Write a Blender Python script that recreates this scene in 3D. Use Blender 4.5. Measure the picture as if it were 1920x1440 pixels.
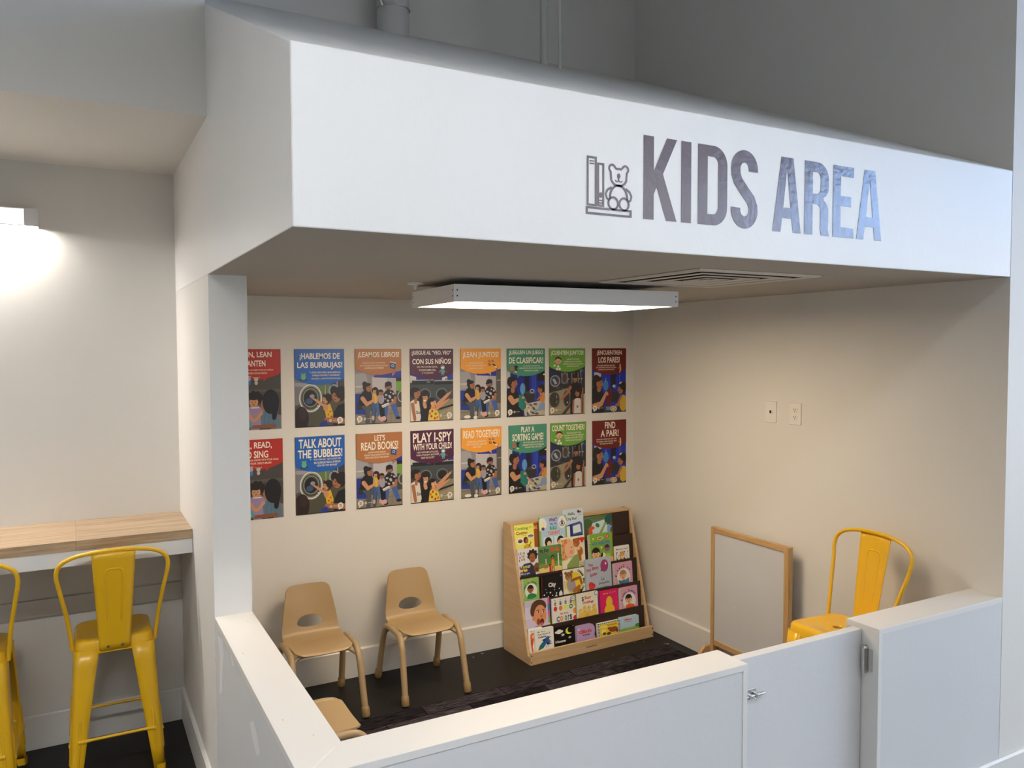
import bpy, bmesh, math, random
from mathutils import Vector, Matrix
for o in list(bpy.data.objects): bpy.data.objects.remove(o)
SC = bpy.context.scene
COL = SC.collection
PI = math.pi
def lin(c):
    c = c / 255.0
    return c / 12.92 if c <= 0.04045 else ((c + 0.055) / 1.055) ** 2.4
def rgb(r, g, b): return (lin(r), lin(g), lin(b))

# ------------------------------------------------------------------ camera
F_PX = 1500.24
yaw, pitch, roll = math.radians(28.70), math.radians(-2.515), math.radians(-0.164)
fw = Vector((math.sin(yaw) * math.cos(pitch), math.cos(yaw) * math.cos(pitch), math.sin(pitch)))
rt = Vector((math.cos(yaw), -math.sin(yaw), 0.0))
up = rt.cross(fw)
rt2 = rt * math.cos(roll) + up * math.sin(roll)
up2 = -rt * math.sin(roll) + up * math.cos(roll)
cd = bpy.data.cameras.new('camera'); cam = bpy.data.objects.new('camera', cd); COL.objects.link(cam)
cam.matrix_world = Matrix(((rt2.x, up2.x, -fw.x, -0.4501), (rt2.y, up2.y, -fw.y, -1.8743),
                           (rt2.z, up2.z, -fw.z, 1.8550), (0, 0, 0, 1)))
cd.sensor_width = 36.0; cd.lens = F_PX * 36.0 / 1920.0; cd.clip_start = 0.02; cd.clip_end = 100
SC.camera = cam
# ------------------------------------------------------------------ view, world, strengths of the light sources
SC.view_settings.view_transform = 'Standard'; SC.view_settings.look = 'None'
SC.view_settings.exposure = 0.0; SC.view_settings.gamma = 1.0; SC.view_settings.use_curve_mapping = False
WD = bpy.data.worlds.new('world'); SC.world = WD; WD.use_nodes = True
WD.node_tree.nodes['Background'].inputs[0].default_value = (0.75, 0.87, 1.0, 1)
WD.node_tree.nodes['Background'].inputs[1].default_value = 0.35
PANEL_E = 20.5       # square panel lamp under the alcove ceiling
BAR_E = 132        # wall lamp over the counter
HALL_E = (60, 215, 38)   # unseen fill lamps added to the hall: before the lettered wall, before the bar, far right
WIN_E = 5         # daylight in the side window
SKY_E = 10.5        # blue sky in the side transom
WINB_E = 1.0        # daylight in the rear windows

# ------------------------------------------------------------------ measured layout (metres)
W, D = 2.865, 2.4745           # alcove width and depth
YP, TW = 1.324, 0.140          # where the full height partition ends, knee wall thickness
ZC, ZT, ZK = 2.138, 2.5616, 0.832
XG1, XG2 = 1.446, 2.094        # gate opening
YB, YS, ZS = 2.401, 1.277, 2.711   # bar recess: back wall, front of its soffit, soffit height
ZCT = 1.052                    # counter height
SL = (3.64 - ZT) / D

# ------------------------------------------------------------------ materials
def pm(name, col, rough=0.5, metal=0.0, spec=0.5, bump=None, coat=0.0, var=None):
    m = bpy.data.materials.new(name); m.use_nodes = True
    nt = m.node_tree; b = nt.nodes['Principled BSDF']
    b.inputs['Base Color'].default_value = (*col, 1); b.inputs['Roughness'].default_value = rough
    b.inputs['Metallic'].default_value = metal; b.inputs['Specular IOR Level'].default_value = spec
    b.inputs['Coat Weight'].default_value = coat
    if bump or var:
        tc = nt.nodes.new('ShaderNodeTexCoord')
    if bump:
        sc, st, dist = bump
        n = nt.nodes.new('ShaderNodeTexNoise'); n.inputs['Scale'].default_value = sc; n.inputs['Detail'].default_value = 4
        nt.links.new(tc.outputs['Object'], n.inputs['Vector'])
        bp = nt.nodes.new('ShaderNodeBump'); bp.inputs['Strength'].default_value = st; bp.inputs['Distance'].default_value = dist
        nt.links.new(n.outputs['Fac'], bp.inputs['Height']); nt.links.new(bp.outputs['Normal'], b.inputs['Normal'])
    if var:
        sc, stretch, c2 = var
        mp = nt.nodes.new('ShaderNodeMapping'); mp.inputs['Scale'].default_value = stretch
        nt.links.new(tc.outputs['Object'], mp.inputs['Vector'])
        n2 = nt.nodes.new('ShaderNodeTexNoise'); n2.inputs['Scale'].default_value = sc; n2.inputs['Detail'].default_value = 5
        nt.links.new(mp.outputs['Vector'], n2.inputs['Vector'])
        r = nt.nodes.new('ShaderNodeValToRGB'); r.color_ramp.elements[0].position = 0.35; r.color_ramp.elements[1].position = 0.65
        r.color_ramp.elements[0].color = (*col, 1); r.color_ramp.elements[1].color = (*c2, 1)
        nt.links.new(n2.outputs['Fac'], r.inputs['Fac']); nt.links.new(r.outputs['Color'], b.inputs['Base Color'])
    return m
def emit(name, col, strength, back=None):
    m = bpy.data.materials.new(name); m.use_nodes = True
    nt = m.node_tree; b = nt.nodes['Principled BSDF']
    b.inputs['Base Color'].default_value = (0.8, 0.8, 0.8, 1)
    b.inputs['Emission Color'].default_value = (*col, 1); b.inputs['Emission Strength'].default_value = strength
    return m
def attr_mat(name, rough, coat=0.0):
    m = bpy.data.materials.new(name); m.use_nodes = True
    nt = m.node_tree; b = nt.nodes['Principled BSDF']
    a = nt.nodes.new('ShaderNodeAttribute'); a.attribute_name = 'ink'
    nt.links.new(a.outputs['Color'], b.inputs['Base Color']); b.inputs['Roughness'].default_value = rough
    b.inputs['Coat Weight'].default_value = coat
    return m
def wood(name, c1, c2, scale, stretch, rough=0.4):
    m = pm(name, c1, rough); nt = m.node_tree; b = nt.nodes['Principled BSDF']
    tc = nt.nodes.new('ShaderNodeTexCoord'); oi = nt.nodes.new('ShaderNodeObjectInfo')
    ad = nt.nodes.new('ShaderNodeVectorMath'); ad.operation = 'ADD'
    cx = nt.nodes.new('ShaderNodeCombineXYZ')
    mu = nt.nodes.new('ShaderNodeMath'); mu.operation = 'MULTIPLY'; mu.inputs[1].default_value = 7.0
    nt.links.new(oi.outputs['Random'], mu.inputs[0])
    for k in range(3): nt.links.new(mu.outputs[0], cx.inputs[k])
    nt.links.new(tc.outputs['Object'], ad.inputs[0]); nt.links.new(cx.outputs[0], ad.inputs[1])
    mp = nt.nodes.new('ShaderNodeMapping'); mp.inputs['Scale'].default_value = stretch
    nt.links.new(ad.outputs[0], mp.inputs['Vector'])
    n = nt.nodes.new('ShaderNodeTexNoise'); n.inputs['Scale'].default_value = scale; n.inputs['Detail'].default_value = 6
    n.inputs['Roughness'].default_value = 0.65; n.inputs['Distortion'].default_value = 0.6
    nt.links.new(mp.outputs[0], n.inputs['Vector'])
    r = nt.nodes.new('ShaderNodeValToRGB'); e = r.color_ramp.elements
    e[0].position = 0.36; e[0].color = (*c2, 1); e[1].position = 0.62; e[1].color = (*c1, 1)
    nt.links.new(n.outputs['Fac'], r.inputs['Fac']); nt.links.new(r.outputs['Color'], b.inputs['Base Color'])
    return m
WALLC = (0.74, 0.725, 0.69)
M = {
 'wall': pm('wall_paint', WALLC, 0.55, bump=(60, 0.05, 0.01)),
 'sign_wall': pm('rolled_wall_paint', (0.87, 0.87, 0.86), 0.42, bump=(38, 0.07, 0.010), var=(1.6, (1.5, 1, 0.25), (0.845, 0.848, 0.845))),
 'knee': pm('knee_wall_paint', (0.68, 0.685, 0.69), 0.5, bump=(45, 0.06, 0.01), var=(1.3, (1, 1, 0.5), (0.66, 0.665, 0.675))),
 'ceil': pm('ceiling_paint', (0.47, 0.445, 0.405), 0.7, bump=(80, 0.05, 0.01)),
 'trim': pm('trim_paint', (0.75, 0.74, 0.715), 0.35),
 'floor': pm('dark_floor', (0.012, 0.0112, 0.0105), 0.5, spec=0.22, bump=(30, 0.1, 0.004), var=(3.0, (1, 1, 1), (0.014, 0.013, 0.012))),
 'hallfloor': pm('hall_floor', (0.05, 0.05, 0.048), 0.45),
 'bouncefloor': pm('bounce_floor', (0.22, 0.22, 0.21), 0.5),  # unseen floor strip added as a light reflector
 'speck': pm('floor_scuff', (0.35, 0.32, 0.28), 0.7),
 'filler': pm('wall_filler', (0.80, 0.80, 0.79), 0.6),
 'paper': attr_mat('printed_poster', 0.32),
 'cover': attr_mat('printed_cover', 0.38),
 'pages': pm('page_paper', (0.72, 0.68, 0.6), 0.7),
 'yellow': pm('yellow_painted_steel', (0.80, 0.46, 0.012), 0.28, coat=0.25),
 'rubber': pm('black_rubber', (0.015, 0.015, 0.015), 0.6),
 'hole': pm('hole_black', (0.004, 0.004, 0.004), 0.8),
 'steel': pm('brushed_steel', (0.62, 0.60, 0.57), 0.28, metal=1.0),
 'chrome': pm('chrome', (0.8, 0.8, 0.8), 0.12, metal=1.0),
 'tan': pm('tan_plastic', (0.42, 0.292, 0.145), 0.38),
 'tantube': pm('tan_painted_tube', (0.39, 0.272, 0.140), 0.33),
 'tancap': pm('tan_foot_plastic', (0.33, 0.215, 0.09), 0.42),
 'birch': wood('birch_plywood', (0.66, 0.46, 0.255), (0.58, 0.39, 0.20), 3.0, (1, 1, 9), 0.42),
 'pine': wood('pine_frame', (0.60, 0.385, 0.175), (0.47, 0.275, 0.105), 3.0, (16, 16, 1.2), 0.45),
 'pineh': wood('pine_rail', (0.60, 0.385, 0.175), (0.47, 0.275, 0.105), 3.0, (16, 1.2, 16), 0.45),
 'dark': pm('dark_brown_panel', (0.030, 0.014, 0.009), 0.5),
 'counter': wood('counter_laminate', (0.50, 0.365, 0.23), (0.30, 0.20, 0.115), 3.6, (0.7, 12, 12), 0.4),
 'white': pm('white_enamel', (0.78, 0.78, 0.77), 0.35),
 'board': pm('dry_erase_surface', (0.62, 0.63, 0.66), 0.16, var=(2.5, (1, 1, 1), (0.59, 0.60, 0.63))),
 'plate': pm('switch_plate_plastic', (0.80, 0.77, 0.72), 0.3),
 'vinyl': pm('purple_grey_vinyl', (0.125, 0.100, 0.122), 0.23, spec=0.95, bump=(38, 0.12, 0.012)),
 'vent': pm('vent_enamel', (0.62, 0.60, 0.56), 0.4),
 'pipe': pm('painted_pipe', (0.62, 0.62, 0.60), 0.5),
 'panel': emit('lamp_diffuser', (1.0, 0.79, 0.55), PANEL_E),
 'barlamp': emit('wall_lamp_diffuser', (1.0, 0.93, 0.86), BAR_E),
 'barfront': emit('wall_lamp_front', (1.0, 0.92, 0.82), 1.3),
 'hall0': emit('fill_lamp_diffuser', (1.0, 0.985, 0.96), HALL_E[0]), 'hall1': emit('fill_lamp_diffuser', (1.0, 0.985, 0.96), HALL_E[1]), 'hall2': emit('fill_lamp_diffuser', (1.0, 0.985, 0.96), HALL_E[2]),
 'win': emit('bright_window', (0.93, 0.96, 1.0), WIN_E),
 'sky': emit('blue_sky_window', (0.30, 0.55, 1.0), SKY_E),
 'winb': emit('window_daylight', (0.80, 0.90, 1.0), WINB_E),
 'cream': pm('binding_plastic', (0.75, 0.72, 0.66), 0.5),
}
def carpet():
    m = pm('carpet_tile', (0.03, 0.025, 0.03), 0.95, spec=0.1); nt = m.node_tree; b = nt.nodes['Principled BSDF']
    tc = nt.nodes.new('ShaderNodeTexCoord')
    br = nt.nodes.new('ShaderNodeTexBrick'); br.inputs['Scale'].default_value = 1.0
    br.inputs['Brick Width'].default_value = 0.46; br.inputs['Row Height'].default_value = 0.105; br.inputs['Mortar Size'].default_value = 0.004
    br.inputs['Color1'].default_value = (0.012, 0.010, 0.012, 1); br.inputs['Color2'].default_value = (0.056, 0.049, 0.055, 1)
    br.inputs['Mortar'].default_value = (0.008, 0.007, 0.008, 1); br.inputs['Bias'].default_value = 0.0
    nt.links.new(tc.outputs['Object'], br.inputs['Vector'])
    mp = nt.nodes.new('ShaderNodeMapping'); mp.inputs['Scale'].default_value = (14, 150, 1)
    nt.links.new(tc.outputs['Object'], mp.inputs['Vector'])
    n = nt.nodes.new('ShaderNodeTexNoise'); n.inputs['Scale'].default_value = 1.0; n.inputs['Detail'].default_value = 3
    nt.links.new(mp.outputs[0], n.inputs['Vector'])
    r = nt.nodes.new('ShaderNodeValToRGB'); r.color_ramp.elements[0].position = 0.4; r.color_ramp.elements[1].position = 0.68
    r.color_ramp.elements[0].color = (0.3, 0.3, 0.3, 1); r.color_ramp.elements[1].color = (1.9, 1.8, 1.9, 1)
    nt.links.new(n.outputs['Fac'], r.inputs['Fac'])
    mx = nt.nodes.new('ShaderNodeMix'); mx.data_type = 'RGBA'; mx.blend_type = 'MULTIPLY'; mx.inputs['Factor'].default_value = 1.0
    nt.links.new(br.outputs['Color'], mx.inputs[6]); nt.links.new(r.outputs['Color'], mx.inputs[7])
    nt.links.new(mx.outputs[2], b.inputs['Base Color'])
    bp = nt.nodes.new('ShaderNodeBump'); bp.inputs['Strength'].default_value = 0.5; bp.inputs['Distance'].default_value = 0.003
    nt.links.new(n.outputs['Fac'], bp.inputs['Height']); nt.links.new(bp.outputs['Normal'], b.inputs['Normal'])
    return m
M['carpet'] = carpet()

# ------------------------------------------------------------------ mesh helpers
class MB:
    def __init__(s): s.v = []; s.f = []; s.m = []; s.c = []
    def face(s, pts, mi=0, col=(1, 1, 1)):
        i = len(s.v); s.v += [tuple(p) for p in pts]; s.f.append(tuple(range(i, i + len(pts)))); s.m.append(mi); s.c.append(col)
    def grid(s, rows, mi=0, cu=False, cv=False, col=(1, 1, 1)):      # rows of points -> quads sharing vertices
        i = len(s.v); n = len(rows[0]); R = len(rows)
        for r in rows: s.v += [tuple(p) for p in r]
        for a in range(R if cv else R - 1):
            for b in range(n if cu else n - 1):
                a2, b2 = (a + 1) % R, (b + 1) % n
                s.f.append((i + a * n + b, i + a * n + b2, i + a2 * n + b2, i + a2 * n + b)); s.m.append(mi); s.c.append(col)
        return i
    def cap(s, idx, mi=0, col=(1, 1, 1)): s.f.append(tuple(idx)); s.m.append(mi); s.c.append(col)
    def box(s, x0, x1, y0, y1, z0, z1, mi=0, col=(1, 1, 1)):
        i = len(s.v)
        s.v += [(x0, y0, z0), (x1, y0, z0), (x1, y1, z0), (x0, y1, z0), (x0, y0, z1), (x1, y0, z1), (x1, y1, z1), (x0, y1, z1)]
        for q in ((0, 3, 2, 1), (4, 5, 6, 7), (0, 1, 5, 4), (1, 2, 6, 5), (2, 3, 7, 6), (3, 0, 4, 7)):
            s.f.append(tuple(i + k for k in q)); s.m.append(mi); s.c.append(col)
    def prism(s, poly, fn, a, b, mi=0, col=(1, 1, 1)):                # poly in 2D, fn(p, q, t) -> 3D
        n = len(poly); i = len(s.v)
        s.v += [fn(p, q, a) for p, q in poly] + [fn(p, q, b) for p, q in poly]
        s.cap(range(i, i + n), mi, col); s.cap(range(i + 2 * n - 1, i + n - 1, -1), mi, col)
        for k in range(n):
            k2 = (k + 1) % n
            s.f.append((i + k, i + n + k, i + n + k2, i + k2)); s.m.append(mi); s.c.append(col)
    def tube(s, path, r, n=12, mi=0, caps=True, closed=False):
        P = [Vector(p) for p in path]; N = len(P)
        rr = r if isinstance(r, (list, tuple)) else [r] * N
        T = []
        for k in range(N):
            if closed: t = P[(k + 1) % N] - P[k - 1]
            else: t = P[min(k + 1, N - 1)] - P[max(k - 1, 0)]
            T.append(t.normalized())
        ref = Vector((0, 0, 1)) if abs(T[0].z) < 0.9 else Vector((1, 0, 0))
        u = T[0].cross(ref).normalized(); rows = []
        for k in range(N):
            if k: u = (u - T[k] * u.dot(T[k])).normalized()
            w = T[k].cross(u)
            rows.append([P[k] + (u * math.cos(2 * PI * j / n) + w * math.sin(2 * PI * j / n)) * rr[k] for j in range(n)])
        i = s.grid(rows, mi, cu=True, cv=closed)
        if caps and not closed:
            s.cap(range(i + n - 1, i - 1, -1), mi); s.cap(range(i + (N - 1) * n, i + N * n), mi)
    def cyl(s, a, b, r, n=20, mi=0, r2=None): s.tube([a, b], [r, r if r2 is None else r2], n, mi)
    def build(s, name, mats, parent=None, loc=None, rotz=0.0, smooth=None, bevel=None, solid=True, ink=False):
        me = bpy.data.meshes.new(name); me.from_pydata(s.v, [], s.f)
        mats = mats if isinstance(mats, (list, tuple)) else [mats]
        for m in mats: me.materials.append(m)
        me.polygons.foreach_set('material_index', s.m)
        if ink:
            at = me.color_attributes.new('ink', 'FLOAT_COLOR', 'CORNER'); buf = []
            for p, c in zip(me.polygons, s.c): buf += list((*c, 1.0)) * p.loop_total
            at.data.foreach_set('color', buf)
        if solid:
            bm = bmesh.new(); bm.from_mesh(me); bmesh.ops.recalc_face_normals(bm, faces=bm.faces); bm.to_mesh(me); bm.free()
        if smooth is not None:
            me.polygons.foreach_set('use_smooth', [True] * len(me.polygons)); me.set_sharp_from_angle(angle=math.radians(smooth))
        me.update()
        o = bpy.data.objects.new(name, me); COL.objects.link(o)
        if parent: o.parent = parent
        if loc: o.location = loc
        if rotz: o.rotation_euler = (0, 0, rotz)
        if bevel:
            b = o.modifiers.new('bevel', 'BEVEL'); b.width = bevel; b.segments = 2; b.limit_method = 'ANGLE'; b.angle_limit = 0.6
        return o
def XZ(y0=0): return lambda p, q, t: (p, t, q)
def YZ(): return lambda p, q, t: (t, p, q)
def XY(): return lambda p, q, t: (p, q, t)
def tag(o, label, cat, group=None):
    o['label'] = label; o['category'] = cat
    if group: o['group'] = group
    return o
def thing(name, label, cat, loc=(0, 0, 0), rotz=0.0, group=None):
    o = bpy.data.objects.new(name, None); COL.objects.link(o); o.empty_display_size = 0.1
    o.location = loc; o.rotation_euler = (0, 0, rotz)
    return tag(o, label, cat, group)
def struct(o): o['kind'] = 'structure'; return o
def dup(root, loc, rotz, label, group=None):
    r = root.copy(); COL.objects.link(r); r.location = loc; r.rotation_euler = (0, 0, rotz); r['label'] = label
    if group: r['group'] = group
    for ch in list(root.children):
        c = ch.copy(); COL.objects.link(c); c.parent = r
        for g in ch.children:
            d = g.copy(); COL.objects.link(d); d.parent = c
    return r
def smooth_path(pts, per=8, closed=False):
    P = [Vector(p) for p in pts]; n = len(P); out = []
    for i in range(n if closed else n - 1):
        if closed: a, b, c, d = P[i - 1], P[i], P[(i + 1) % n], P[(i + 2) % n]
        else:
            b, c = P[i], P[i + 1]
            a = P[i - 1] if i else b * 2 - c
            d = P[i + 2] if i + 2 < n else c * 2 - b
        for k in range(per):
            t = k / per
            out.append(0.5 * ((2 * b) + (c - a) * t + (2 * a - 5 * b + 4 * c - d) * t * t + (3 * b - a - 3 * c + d) * t ** 3))
    if not closed: out.append(P[-1])
    return out
def rrect(a, b, r, n=5):                                            # rounded rectangle half sizes a, b
    out = []
    for cx, cy, s in ((a - r, b - r, 0), (-a + r, b - r, 1), (-a + r, -b + r, 2), (a - r, -b + r, 3)):
        for k in range(n + 1):
            t = (s + k / n) * PI / 2; out.append((cx + r * math.cos(t), cy + r * math.sin(t)))
    return out

# ------------------------------------------------------------------ flat printed artwork
_TXT = {}
def text_tris(s, bold=0.012):
    k = (s, bold)
    if k not in _TXT:
        cu = bpy.data.curves.new('t', 'FONT'); cu.body = s; cu.size = 1.0; cu.offset = bold; cu.resolution_u = 3
        ob = bpy.data.objects.new('t', cu); COL.objects.link(ob)
        dg = bpy.context.evaluated_depsgraph_get(); dg.update()
        me = ob.evaluated_get(dg).to_mesh()
        vs = [(v.co.x, v.co.y) for v in me.vertices]; fs = [tuple(p.vertices) for p in me.polygons]
        ob.evaluated_get(dg).to_mesh_clear()
        bpy.data.objects.remove(ob); bpy.data.curves.remove(cu)
        xs = [v[0] for v in vs] or [0, 1]; ys = [v[1] for v in vs] or [0, 1]
        _TXT[k] = (vs, fs, min(xs), max(xs), min(ys), max(ys))
    return _TXT[k]
def clip(poly, w, h):
    for ax, lim, sg in ((0, 0, 1), (0, w, -1), (1, 0, 1), (1, h, -1)):
        out = []
        for i in range(len(poly)):
            a, b = poly[i - 1], poly[i]
            ia, ib = (a[ax] - lim) * sg >= 0, (b[ax] - lim) * sg >= 0
            if ia != ib:
                t = (lim - a[ax]) / (b[ax] - a[ax]); out.append((a[0] + t * (b[0] - a[0]), a[1] + t * (b[1] - a[1])))
            if ib: out.append(b)
        poly = out
        if len(poly) < 3: return []
    return poly
class Art:                                                          # x to the right, y downwards, printed on the plane O + U x + V y
    def __init__(s, mb, w, h, O, U, V, N, unit, step=0.00005, mi=0, gain=1.0, edge=None):
        s.mb, s.w, s.h, s.O, s.U, s.V, s.N, s.k, s.step, s.mi, s.g = mb, w, h, Vector(O), Vector(U), Vector(V), Vector(N), unit, step, mi, gain
        s.n = 0; s.edge = edge
    def c(s, col): return tuple(min(0.9, lin(min(255, x * s.g))) for x in col)
    def p3(s, x, y): return s.O + s.U * (x * s.k) + s.V * (y * s.k) + s.N * (s.step * s.n)
    def put(s, poly, col):
        poly = clip(poly, s.w, s.h)
        if s.edge and poly: poly = s.edge(poly)
        if len(poly) < 3: return
        s.n += 1; s.mb.face([s.p3(x, y) for x, y in poly], s.mi, s.c(col))
    def P(s, col, *xy): s.put([(xy[i], xy[i + 1]) for i in range(0, len(xy), 2)], col)
    def R(s, x0, y0, x1, y1, col): s.put([(x0, y0), (x1, y0), (x1, y1), (x0, y1)], col)
    def E(s, x, y, rx, ry, col, rot=0.0, n=22, a0=0, a1=360):
        r = math.radians(rot); out = []; full = a1 - a0 >= 360
        for i in range(n + (0 if full else 1)):
            t = math.radians(a0 + (a1 - a0) * i / n); p, q = rx * math.cos(t), ry * math.sin(t)
            out.append((x + p * math.cos(r) - q * math.sin(r), y + p * math.sin(r) + q * math.cos(r)))
        s.put(out, col)
    def B(s, x0, y0, x1, y1, w0, w1, col):                          # tapering limb with round ends
        a = math.atan2(y1 - y0, x1 - x0); out = []
        for i in range(9):
            t = a + PI / 2 + PI * i / 8; out.append((x0 + w0 / 2 * math.cos(t), y0 + w0 / 2 * math.sin(t)))
        for i in range(9):
            t = a - PI / 2 + PI * i / 8; out.append((x1 + w1 / 2 * math.cos(t), y1 + w1 / 2 * math.sin(t)))
        s.put(out, col)
    def ring(s, x, y, rx, ry, w, col, rot=0):
        s.n += 1; n = 28; r = math.radians(rot)
        def pt(a, b, t): p, q = a * math.cos(t), b * math.sin(t); return (x + p * math.cos(r) - q * math.sin(r), y + p * math.sin(r) + q * math.cos(r))
        for i in range(n):
            t0, t1 = 2 * PI * i / n, 2 * PI * (i + 1) / n
            q = clip([pt(rx, ry, t0), pt(rx, ry, t1), pt(rx - w, ry - w, t1), pt(rx - w, ry - w, t0)], s.w, s.h)
            if len(q) > 2: s.mb.face([s.p3(*v) for v in q], s.mi, s.c(col))
    def star(s, x, y, r, col, k=5):
        s.put([(x + (r if i % 2 == 0 else r * 0.42) * math.sin(PI * i / k), y - (r if i % 2 == 0 else r * 0.42) * math.cos(PI * i / k)) for i in range(2 * k)], col)
    def T(s, t, x0, y0, x1, y1, col, bold=0.012, rot=0.0):           # text stretched to fill the box
        vs, fs, ax, bx, ay, by = text_tris(t, bold)
        if bx <= ax or by <= ay: return
        s.n += 1; r = math.radians(rot); cx, cy = (x0 + x1) / 2, (y0 + y1) / 2
        def mp(v):
            x = x0 + (v[0] - ax) / (bx - ax) * (x1 - x0) - cx; y = y1 - (v[1] - ay) / (by - ay) * (y1 - y0) - cy
            return s.p3(cx + x * math.cos(r) - y * math.sin(r), cy + x * math.sin(r) + y * math.cos(r))
        i = len(s.mb.v); s.mb.v += [tuple(mp(v)) for v in vs]; c = s.c(col)
        for f in fs: s.mb.f.append(tuple(i + q for q in f)); s.mb.m.append(s.mi); s.mb.c.append(c)
    def lines(s, rows, x0, y0, x1, y1, col, fill=0.68):
        n = len(rows); hh = (y1 - y0) / n; L = max(len(r) for r in rows)
        for i, r in enumerate(rows):
            w = (x1 - x0) * max(0.3, len(r) / L); c = (x0 + x1) / 2
            s.T(r, c - w / 2, y0 + i * hh, c + w / 2, y0 + i * hh + hh * fill, col, 0.018)

# ================================================================== the room
def wallbox(name, x0, x1, y0, y1, z0, z1, mat): 
    m = MB(); m.box(x0, x1, y0, y1, z0, z1); return struct(m.build(name, M[mat]))
HX0, HX1, HY0, HZ = -4.0, 7.0, -6.5, 4.9
m = MB(); m.box(HX0, W, 0.0, D + 0.1, -0.1, 0.0)
random.seed(5)
def blob(m, pts, fn, mi):                                           # small ragged mark lying on a surface
    m.face([fn(p, q) for p, q in pts], mi)
for x, y, r in ((2.780, 2.000, 0.012), (2.770, 2.016, 0.008), (2.619, 2.126, 0.006), (2.675, 2.106, 0.007), (2.376, 2.019, 0.004), (1.692, 2.425, 0.012), (1.62, 2.40, 0.008), (0.876, 2.368, 0.003), (0.917, 2.235, 0.002), (0.96, 2.06, 0.003)):
    blob(m, [(x + r * random.uniform(0.5, 1.2) * math.cos(k * PI / 4), y + r * random.uniform(0.3, 0.9) * math.sin(k * PI / 4)) for k in range(8)], lambda p, q: (p, q, 0.0006), 1)
struct(m.build('floor', [M['floor'], M['speck']]))
wallbox('floor_hall', HX0, HX1, HY0, -1.1, -0.1, 0.0, 'hallfloor')
wallbox('floor_bounce', HX0, HX1, -1.1, 0.0, -0.1, 0.0, 'bouncefloor')  # pale strip out of view, added to bounce lamp light up to the ceiling
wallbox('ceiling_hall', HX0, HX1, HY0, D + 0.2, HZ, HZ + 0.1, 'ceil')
wallbox('wall_back', 0.0, W, D, D + 0.15, 0.0, HZ, 'wall')
wallbox('wall_right', W, HX1, 0.0, D + 0.15, 0.0, HZ, 'wall')
wallbox('wall_left', 0.0, TW, YP, D, 0.0, ZC, 'wall')
wallbox('wall_bar_back', HX0, 0.0, YB, D + 0.15, 0.0, ZS, 'wall')
wallbox('wall_bar_upper', HX0, 0.0, YS, D + 0.15, ZS, HZ, 'wall')
wallbox('wall_hall_left', HX0 - 0.1, HX0, HY0, D + 0.15, 0.0, HZ, 'wall')
# upper body over the alcove: flat underside, upright front with the lettering, roof rising to the back wall
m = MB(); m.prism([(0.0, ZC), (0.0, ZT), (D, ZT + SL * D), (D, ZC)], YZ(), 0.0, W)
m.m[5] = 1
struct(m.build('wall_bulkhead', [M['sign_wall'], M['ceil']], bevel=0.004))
# rear wall of the hall with two openings, side wall with one
def wall_open(name, axis, pos, th, a0, a1, holes, mat):             # wall in the plane axis=pos with rectangular holes (b0,b1,z0,z1)
    m = MB(); xs = sorted({a0, a1, *[h[0] for h in holes], *[h[1] for h in holes]})
    for p, q in zip(xs[:-1], xs[1:]):
        h = sorted([(k[2], k[3]) for k in holes if k[0] <= p and k[1] >= q]); zz = [0] + [v for k in h for v in k] + [HZ]
        for z0, z1 in zip(zz[0::2], zz[1::2]):
            if axis == 'y': m.box(p, q, pos - th, pos, z0, z1)
            else: m.box(pos, pos + th, p, q, z0, z1)
    return struct(m.build(name, M[mat]))
RH = [(2.9, 4.7, 0.3, 2.75), (4.9, 6.8, 0.3, 2.75)]
wall_open('wall_hall_rear', 'y', HY0, 0.15, HX0, HX1, RH, 'wall')
SH = [(-6.0, -0.8, 0.3, 2.75), (-5.2, -1.6, 2.85, 3.85)]
wall_open('wall_hall_right', 'x', HX1, 0.15, HY0, 0.0, SH, 'wall')
for k, (a, b, z0, z1) in enumerate(RH):
    m = MB(); m.box(a, b, HY0 - 0.12, HY0 - 0.11, z0, z1); w = struct(m.build('window_%d' % (k + 1), M['winb']))
    f = MB()
    for x in (a + 0.02, (a + b) / 2, b - 0.02): f.box(x - 0.02, x + 0.02, HY0 - 0.11, HY0 - 0.04, z0, z1)
    for z in (z0 + 0.02, z1 - 0.02): f.box(a, b, HY0 - 0.108, HY0 - 0.042, z - 0.02, z + 0.02)
    struct(f.build('window_frame', M['rubber'], w))
for k, (a, b, z0, z1) in enumerate(SH):
    m = MB(); m.box(HX1 + 0.11, HX1 + 0.12, a, b, z0, z1); w = struct(m.build('window_%d' % (k + 3), M['win' if k == 0 else 'sky']))
    f = MB()
    for y in ((a + 0.02, (2 * a + b) / 3, (a + 2 * b) / 3, b - 0.02) if k == 0 else (a + 0.02, b - 0.02)): f.box(HX1 + 0.04, HX1 + 0.11, y - 0.02, y + 0.02, z0, z1)
    for z in (z0 + 0.02, z1 - 0.02): f.box(HX1 + 0.042, HX1 + 0.108, a, b, z - 0.02, z + 0.02)
    struct(f.build('window_frame', M['rubber'], w))

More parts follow.
